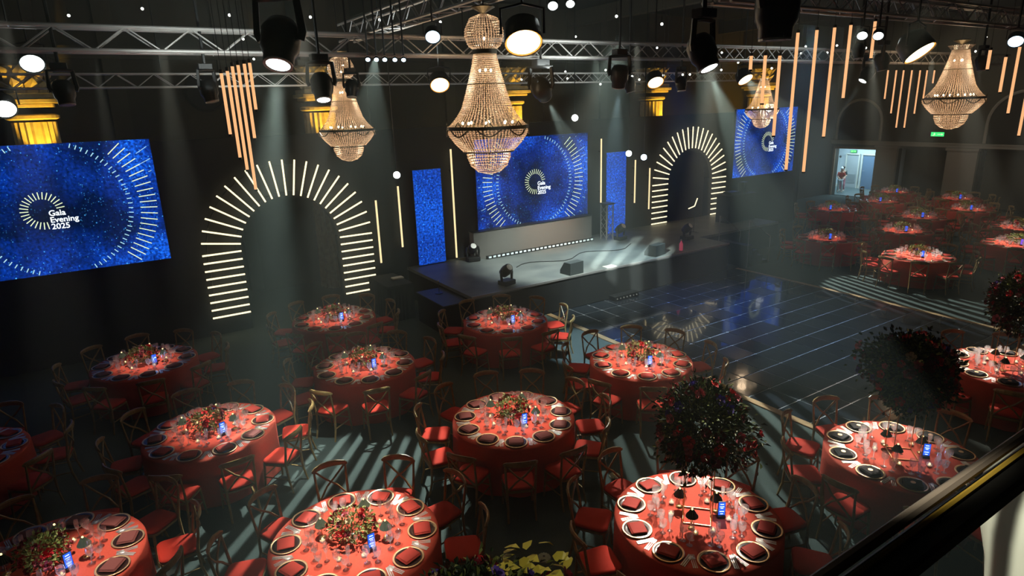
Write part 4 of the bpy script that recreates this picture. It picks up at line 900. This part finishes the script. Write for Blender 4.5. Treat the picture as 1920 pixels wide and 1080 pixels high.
for key, (tx, ty, style, npl, ph, words, power, off) in TABLES.items():
    rr = random.Random(ord(key)); far = style == 'far'; W = words
    base = math.atan2(-ty, -tx)                                     # direction toward the balcony = six o'clock
    tt = thing('round_table', 'round banquet table under the red cloth, %s' % W, 'table', (tx, ty, 0), 0, 'round banquet tables')
    part('tabletop', TOPM, tt)
    if not far:
        for k in range(4): part('leg', LEGM, tt, (.6 * math.cos(k * PI / 2), .6 * math.sin(k * PI / 2), 0))
    put('tablecloth', CLOTH, (tx, ty, 0), rr.uniform(0, 6), 'red floor-length cloth on %s' % W, 'tablecloth', 'red round tablecloths')
    if key == 'N': npl_vis = []
    for i in range(npl):
        a = base + 2 * PI * (i + ph) / npl
        rel = (a - base) % (2 * PI); h = (6 + rel / (2 * PI) * -12) % 12; hr = HOURS[int(round(h)) % 12]
        ca, sa = math.cos(a), math.sin(a)
        vis_skip = key == 'N' or (key in 'M' and abs(h - 3) > 3.2)
        jr = rr.uniform(-.04, .05); ja = rr.uniform(-.1, .1); rc = (1.17 if key in 'ELFD' else 1.19) + jr * .6
        cl = 'cross-back wooden chair, red pad, at %s o\'clock of %s' % (hr, W)
        gp = 'chairs around %s' % W
        cloc = (tx + ca * rc, ty + sa * rc, 0); crz = a + PI / 2 + ja
        if key != 'N':
            if far: put('dining_chair', fm, cloc, crz, cl, 'chair', gp)
            elif first[0]:
                chair0.location = cloc; chair0.rotation_euler = (0, 0, crz); chair0['label'] = cl; chair0['group'] = gp; first[0] = False
            else: dup(chair0, cloc, crz, cl, gp)
        if vis_skip and key == 'N': continue
        def L(r, tg): return (tx + ca * r - sa * tg, ty + sa * r + ca * tg, TZ)
        rp = .735
        pl = put('charger_plate', ME['plate'], L(rp, 0), 0, 'gold-rimmed plate at %s o\'clock on %s' % (hr, W), 'plate', 'gold-rimmed plates on %s' % W)
        o = part('gold_rim', ME['rim'], pl); 
        nk = 'b' if key in 'IR' else ('w' if key in 'CDJL' or (key == 'E' and i % 3 == 1) else 'r')
        nn = {'b': 'black', 'w': 'wine-brown', 'r': 'red'}[nk]
        np_ = put('napkin', NAP[nk], L(rp, 0), a + rr.uniform(-.35, .35) + PI / 2, 'folded %s napkin at %s o\'clock on %s' % (nn, hr, W), 'napkin', 'napkins on %s' % W)
        if nk == 'b': part('gold_disc', DISC, np_)
        for nm, gn, q, tg in (('wine_glass', 'wine', .47, .03), ('water_goblet', 'water', .50, .13), ('champagne_flute', 'flute', .41, .12)):
            put(nm, ME[gn], L(q + rr.uniform(-.01, .01), tg + rr.uniform(-.01, .01)), rr.uniform(0, 6), '%s at %s o\'clock on %s' % (nm.replace('_', ' '), hr, W), 'glass', nm.replace('_', ' ') + 's on %s' % W)
        cut = (('fork', 'outermost', -.222), ('fork', 'middle', -.203), ('fork', 'innermost', -.184), ('knife', 'inner', .184), ('knife', 'outer', .203), ('spoon', '', .222))
        for nm, wh, tg in cut:
            lc = L(.735, tg)
            if key in NEAR_CUT and (nm != 'fork' or True):
                put(nm, ME[nm], lc, a + PI / 2, (wh + ' silver %s at %s o\'clock on %s' % (nm, hr, W)).strip(), nm, '%ss on %s' % (nm, W))
            else:
                far_cut.box((lc[0], lc[1], TZ + .004), (.012, .2, .003), Matrix.Rotation(a + PI / 2, 3, 'Z'))
    # centre of the table
    cx_, cy_ = tx, ty
    def F(dx, dy): # offsets in a frame facing the balcony
        return (tx - math.sin(base) * dx + math.cos(base) * -dy, ty + math.cos(base) * dx + math.sin(base) * -dy, TZ)
    if style in ('low', 'far'):
        fl = thing('flower_arrangement', 'low red and green flower arrangement on %s' % W, 'flowers', F(-.02, .02), rr.uniform(0, 6), 'low table flower arrangements')
        part('vase', VASE, fl)
        fo = part('foliage', FOL_LOW[ord(key) % 2], fl, (0, 0, .17)); fo['kind'] = 'stuff'
        for k in range(8 if far else 30):
            v = Vector((rr.gauss(0, 1), rr.gauss(0, 1), abs(rr.gauss(0, .8)))).normalized()
            me = rr.choice(ROSES) if rr.random() < .85 else (ROSE_PALE if rr.random() < .6 else ROSE_V)
            rose_at(fl, me, (v.x * .27, v.y * .24, .13 + v.z * .18), rr.uniform(.038, .064), rr)
    else:
        sd_ = thing('flower_stand', 'tall square brass rod stand on %s' % W, 'stand', (tx, ty, TZ), .75, 'tall brass flower stands')
        q = .15
        for a_, b_ in ((-q, -q), (q, -q), (q, q), (-q, q)): MB().tube([(a_, b_, .008), (a_, b_, .92)], .006, 6).obj('rod', M_brass, sd_)
        MB().tube([(-q, -q, .008), (q, -q, .008), (q, q, .008), (-q, q, .008), (-q, -q, .008)], .009, 4).obj('base_frame', M_brass, sd_)
        MB().bbox((0, 0, .93), (2 * q + .03, 2 * q + .03, .012), .004).obj('top_plate', M_brass, sd_)
        zc = 1.17
        fl = thing('tall_flower_arrangement', 'huge dark rose and foliage arrangement raised over %s' % W, 'flowers', (tx, ty, TZ + zc), rr.uniform(0, 6), 'tall flower arrangements')
        fo = part('foliage', FOL_BIG, fl); fo['kind'] = 'stuff'
        if key == 'N': fl.location = (1.66, 3.24, 1.70)
        for k in range(110):
            v = Vector((rr.gauss(0, 1), rr.gauss(0, 1), rr.gauss(.1, .8))).normalized()
            me = rr.choice(ROSES) if rr.random() < .88 else (ROSE_PALE if rr.random() < .4 else ROSE_V)
            q = .92 + .12 * rr.random()
            for lv, lf in LOBES:
                if v.dot(lv) > .8: q *= 1 + (lf - 1) * (v.dot(lv) - .8) * 5
            rose_at(fl, me, (v.x * .45 * q, v.y * .45 * q, v.z * .47 * q), rr.uniform(.045, .085), rr)
        if key == 'N':
            lf = MB().loft([[(0, 0, 0), (0, 0, 0.001)], [(.03, .035, .01), (.03, -.035, .01)], [(.08, .04, .02), (.08, -.04, .02)], [(.13, .0, .0), (.131, -.001, .0)]], False, False).mesh('leaf', M_yleaf)
            for k in range(26):
                p = Vector((rr.uniform(.15, .62), rr.uniform(-.35, .1), rr.uniform(.3, .5)))
                o = part('leaf', lf, fl, p, (rr.uniform(-.6, .6), rr.uniform(-.5, .4), rr.uniform(-1.5, .8)))
            fl.rotation_euler = (0, 0, .1)
    if key == 'N': continue
    lp = ((-.2, .14), (.2, .16), (-.05, -.22)) if style == 'tall' else ((-.34, .13), (.14, .33), (.33, -.15))
    if not far:
        for k, (dx, dy) in enumerate(lp):
            l_ = thing('pleated_lamp', '%s little brass lamp with dark pleated shade on %s' % (('first', 'second', 'third')[k], W), 'lamp', F(dx, dy), 0, 'pleated lamps on %s' % W)
            for q_, nm in (('b', 'base'), ('s', 'stem'), ('p', 'pleated_shade'), ('t', 'finial'), ('u', 'bulb')): part(nm, LAMP[q_], l_)
    for k in range(3 if far else 6):
        an = k * 1.07 + rr.uniform(0, .5); rd = rr.uniform(.33, .38) if style == 'low' else rr.uniform(.26, .36)
        if style == 'low' and not far: an += .5
        l_ = thing('tealight_holder', 'tealight in a glass cup on %s' % W, 'candle', F(rd * math.cos(an), rd * math.sin(an)), 0, 'tealights on %s' % W)
        for q_, nm in (('g', 'glass_cup'), ('w', 'wax'), ('f', 'flame')): part(nm, TL[q_], l_)
    if key != 'M':
        sdx, sdy = (.26, .05) if style == 'tall' else (.16, -.27)
        if style == 'far': sdx = -.1 if key in 'YX' else .1
        sn = thing('table_sign', '%s glowing table sign on %s' % ('violet' if key == 'P' else 'blue', W), 'sign', F(sdx, sdy), math.atan2(CAM.y - ty, CAM.x - tx) + PI / 2 + .3, 'glowing table signs')
        part('sign_base', SIGNB, sn); part('sign_case', SIGNF, sn); part('display', DISP['v' if key == 'P' else 'b'], sn)
        if key == 'J':
            c = letter_mesh('19', .075, M_sign_w, .002, 'CENTER', .0005)
            part('lettering', c, sn, (0, -.0105, .1), (PI / 2, 0, 0))
        elif not far:
            mb = MB()
            for z, w_ in ((.18, .04), (.15, .05), (.13, .03), (.09, .05), (.06, .03)): mb.box((0, -.0105, z), (w_, .001, .009))
            mb.obj('display_pattern', M_sign_w, sn)
        if not far:
            l = bpy.data.lights.new('sign_light', 'POINT'); l.energy = .5; l.color = (.3, .5, 1); l.shadow_soft_size = .04
            lo_ = bpy.data.objects.new('sign_light', l); COL.objects.link(lo_); p_ = sn.location; dd = (CAM - p_).normalized(); lo_.location = (p_.x + dd.x * .1, p_.y + dd.y * .1, TZ + .13)
fc = far_cut.obj('cutlery', M_steel); tag(fc, 'silver cutlery laid on the distant and dim tables', 'cutlery'); fc['kind'] = 'stuff'

# ribbed discs lying on the carpet
for i, (x, y, lb) in enumerate(((5.53, 6.09, 'pale ribbed disc on the carpet beyond the near tall-flower table'), (4.62, 5.29, 'ribbed disc on the carpet under a chair side'), (3.67, 5.27, 'ribbed disc on the carpet between two near tables'), (3.42, 5.24, 'ribbed disc beside the yellow leaves on the carpet'))):
    t = thing('floor_disc', lb, 'floor light', (x, y, 0), 0, 'ribbed discs on the carpet')
    n = 32; MB().loft([[((.085) * math.cos(2 * PI * j / n), .085 * math.sin(2 * PI * j / n), 0) for j in range(n)], [(.08 * math.cos(2 * PI * j / n), .08 * math.sin(2 * PI * j / n), .02 if j % 2 else .012) for j in range(n)], [(.012 * math.cos(2 * PI * j / n), .012 * math.sin(2 * PI * j / n), .03) for j in range(n)]]).obj('ribbed_cover', mat('disc_cover', (.5, .52, .4), .5), t)
    MB().lathe([(.001, .034), (.014, .033), (.014, .02)], 10).obj('centre_cap', M_brass if i == 0 else M_black, t)

# exit signs and wall fittings
def exit_sign(loc, w_, h_, label):
    t = thing('exit_sign', label, 'exit sign', loc, 0, 'green exit signs')
    MB().box((.03, 0, 0), (.05, w_, h_)).obj('case', M_black, t); MB().box((0, 0, 0), (.006, w_ * .94, h_ * .86)).obj('face', M_exit, t)
    # running figure and arrow
    mb = MB().box((-.006, w_ * .22, h_ * .2), (.002, h_ * .2, h_ * .2)).box((-.006, w_ * .22, -h_ * .05), (.002, h_ * .3, h_ * .28)).box((-.006, w_ * .3, -h_ * .28), (.002, h_ * .35, h_ * .12)).box((-.006, -w_ * .15, 0), (.002, w_ * .3, h_ * .14)).add([(-.006, -w_ * .28, h_ * .25), (-.006, -w_ * .28, -h_ * .25), (-.006, -w_ * .42, 0)], [(0, 1, 2)])
    mb.obj('pictogram', M_print, t)
exit_sign((33.4, 14.8, 3.33), .6, .22, 'green exit sign on the wall above the first recess')
exit_sign((36.8, 20.62, 2.09), .36, .16, 'green exit sign inside the lit corridor')
t = thing('wall_bell', 'small round black fitting on the corridor wall', 'fitting', (36.87, 21.4, 1.75)); MB().ball((0, 0, 0), .07, 10, 6, (.4, 1, 1)).obj('dome', M_black, t); MB().tube([(0, 0, -.06), (0, 0, -.5)], .008, 4).obj('conduit', M_corr, t)
t = thing('corridor_table', 'dark folding table standing in the corridor doorway', 'table', (34.6, 17.75, 0)); MB().bbox((0, 0, .74), (.5, .5, .03), .01).obj('tabletop', M_black, t)
for a_ in (-.2, .2):
    for b_ in (-.2, .2): MB().tube([(a_, b_, 0), (a_, b_, .73)], .015, 5).obj('leg', M_black, t)

# ------------------------------------------------------------ two people in the doorway
def skin(name, joints, edges, m, parent, sub=2):
    me = bpy.data.meshes.new(name); me.from_pydata([j[0] for j in joints], edges, []); me.materials.append(m)
    o = newobj(name, me, parent); mod = o.modifiers.new('skin', 'SKIN'); mod.use_smooth_shade = True
    for i, j in enumerate(joints):
        r = j[1]; me.skin_vertices[0].data[i].radius = r if isinstance(r, tuple) else (r, r)
    me.skin_vertices[0].data[0].use_root = True
    s_ = o.modifiers.new('sub', 'SUBSURF'); s_.levels = sub; s_.render_levels = sub; return o
def person(loc, rz, label, top, bottom, hairm, lean):
    t = thing('person', label, 'person', loc, rz, 'people in the corridor doorway'); l = lean; t.scale = (.78, .78, .78)
    J = [((0, 0, .92), (.15, .10)), ((0, l * .15, 1.12), (.13, .10)), ((0, l * .35, 1.32), (.17, .11)), ((0, l * .45, 1.46), .055), ((0, l * .55, 1.56), .06), ((0, l * .6, 1.68), (.085, .10)),
         ((.18, l * .38, 1.40), .06), ((.25, l * .45 + .02, 1.15), .045), ((.17, l * .6 + .22, 1.02), .035), ((.13, l * .6 + .29, 1.0), .035),
         ((-.18, l * .38, 1.40), .06), ((-.25, l * .45 + .02, 1.15), .045), ((-.17, l * .6 + .22, 1.05), .035), ((-.13, l * .6 + .29, 1.03), .035),
         ((.09, 0, .86), .09), ((.11, .03, .48), .06), ((.12, -.02, .1), .045), ((.13, .12, .04), .04), ((-.09, 0, .86), .09), ((-.12, .1, .5), .06), ((-.13, .02, .1), .045), ((-.13, .16, .04), .04)]
    E_ = [(0, 1), (1, 2), (2, 3), (3, 4), (4, 5), (2, 6), (6, 7), (7, 8), (8, 9), (2, 10), (10, 11), (11, 12), (12, 13), (0, 14), (14, 15), (15, 16), (16, 17), (0, 18), (18, 19), (19, 20), (20, 21)]
    skin('body', J, E_, M_skin, t)
    cl = [(p, tuple(x + .014 for x in (r if isinstance(r, tuple) else (r, r)))) for p, r in J]
    skin('jumper', [cl[0], cl[1], cl[2], cl[6], cl[7], cl[10], cl[11]], [(0, 1), (1, 2), (2, 3), (3, 4), (2, 5), (5, 6)], top, t)
    skin('trousers', [cl[0], cl[14], cl[15], cl[16], cl[18], cl[19], cl[20]], [(0, 1), (1, 2), (2, 3), (0, 4), (4, 5), (5, 6)], bottom, t)
    hd = Vector(J[5][0]); MB().ball(hd + Vector((0, -.025, .03)), .115, 12, 7, (.85, 1, 1.05)).obj('hair', hairm, t, smooth=True)
    f = MB(); 
    for sx_ in (-.033, .033): f.ball(hd + Vector((sx_, .095, .0)), .012, 6, 4)
    f.obj('eye', M_black, t); MB().ball(hd + Vector((0, .115, -.03)), .016, 6, 4, (.8, 1.2, 1.4)).obj('nose', M_skin, t); MB().ball(hd + Vector((0, .1, -.07)), .022, 6, 4, (1.2, .5, .4)).obj('mouth', M_nap_red, t)
    for sx_ in (-1, 1):
        MB().bbox(Vector((.125 * sx_, .1, .03)), (.09, .24, .06), .02).obj('shoe', M_plaster, t)
        hb = Vector(J[9][0]) if sx_ > 0 else Vector(J[13][0]); fg = MB()
        for k in range(4): fg.tube([hb + Vector((-.024 + k * .016, .02, 0)), hb + Vector((-.024 + k * .016, .06 + .008 * (k in (1, 2)), -.01)), hb + Vector((-.024 + k * .016, .085 + .008 * (k in (1, 2)), -.035))], .008, 5)
        fg.tube([hb + Vector((-.03 * sx_, -.01, 0)), hb + Vector((-.055 * sx_, .025, -.01))], .009, 5); fg.obj('hand', M_skin, t)
person((34.7, 20.0, 0), 2.3, 'person in red jumper and pale trousers stooping in the lit doorway', M_redtop, M_pale, mat('white_cap', (.7, .75, .8), .7), .35)
person((35.2, 20.15, 0), 1.9, 'person in dark top and pink trousers behind the one in red', M_darktop, M_pinkt, M_hair, .15)

# ------------------------------------------------------------ balcony rail in front
t = thing('balcony_rail', 'dark wooden balcony handrail with brass strip, crossing the picture corner', 'railing', (0, .47, 4.47))
MB().bbox((4, -.026, -.02), (11, .064, .04), .012).obj('handrail', mat('dark_handrail', (.012, .011, .010), .35), t)
MB().tube([(-1.5, .012, .012), (9.5, .012, .012)], .012, 8).obj('top_bead', mat('worn_wood', (.26, .2, .16), .4), t)
MB().tube([(-1.5, -.013, .005), (9.5, -.013, .005)], .006, 6).obj('brass_strip', mat('dull_brass', (.45, .28, .04), .45), t)
bl = MB().tube([(0, -.03, -.04), (0, -.03, -.9)], .010, 6).tube([(0, -.03, -.3), (.05, -.03, -.38), (.05, -.03, -.5), (0, -.03, -.58)], .006, 5).mesh('baluster', M_black)
for k in range(12): part('baluster', bl, t, (2.9 + k * .5, 0, 0))
struct('floor_balcony', MB().box((4, -1.6, 3.42), (12, 2.7, .16)), M_carpet)
t = thing('balcony_newel', 'rounded white plaster newel behind the rail at the corner', 'newel post', (3.03, .66, 2.88))
MB().lathe([(.16, 0), (.25, .02), (.27, .15), (.2, .3), (.22, .45), (.27, .65), (.28, .8), (.24, .95), (.16, 1.05), (.04, 1.08)], 28, caps=True).obj('newel_body', M_plaster, t, smooth=True)
spot((-1.5, .9, 6.4), (2.88, .6, 3.5), 1300, 9, .4, (1, 1, .8), .015, (150, -.3, .3, 0), name='newel_light')  # added lamp; its bar pattern stands in for the rail's shadow bands
MB().bbox((0, 0, -.1), (.6, .6, .2), .02).obj('plinth_block', M_plaster, t)
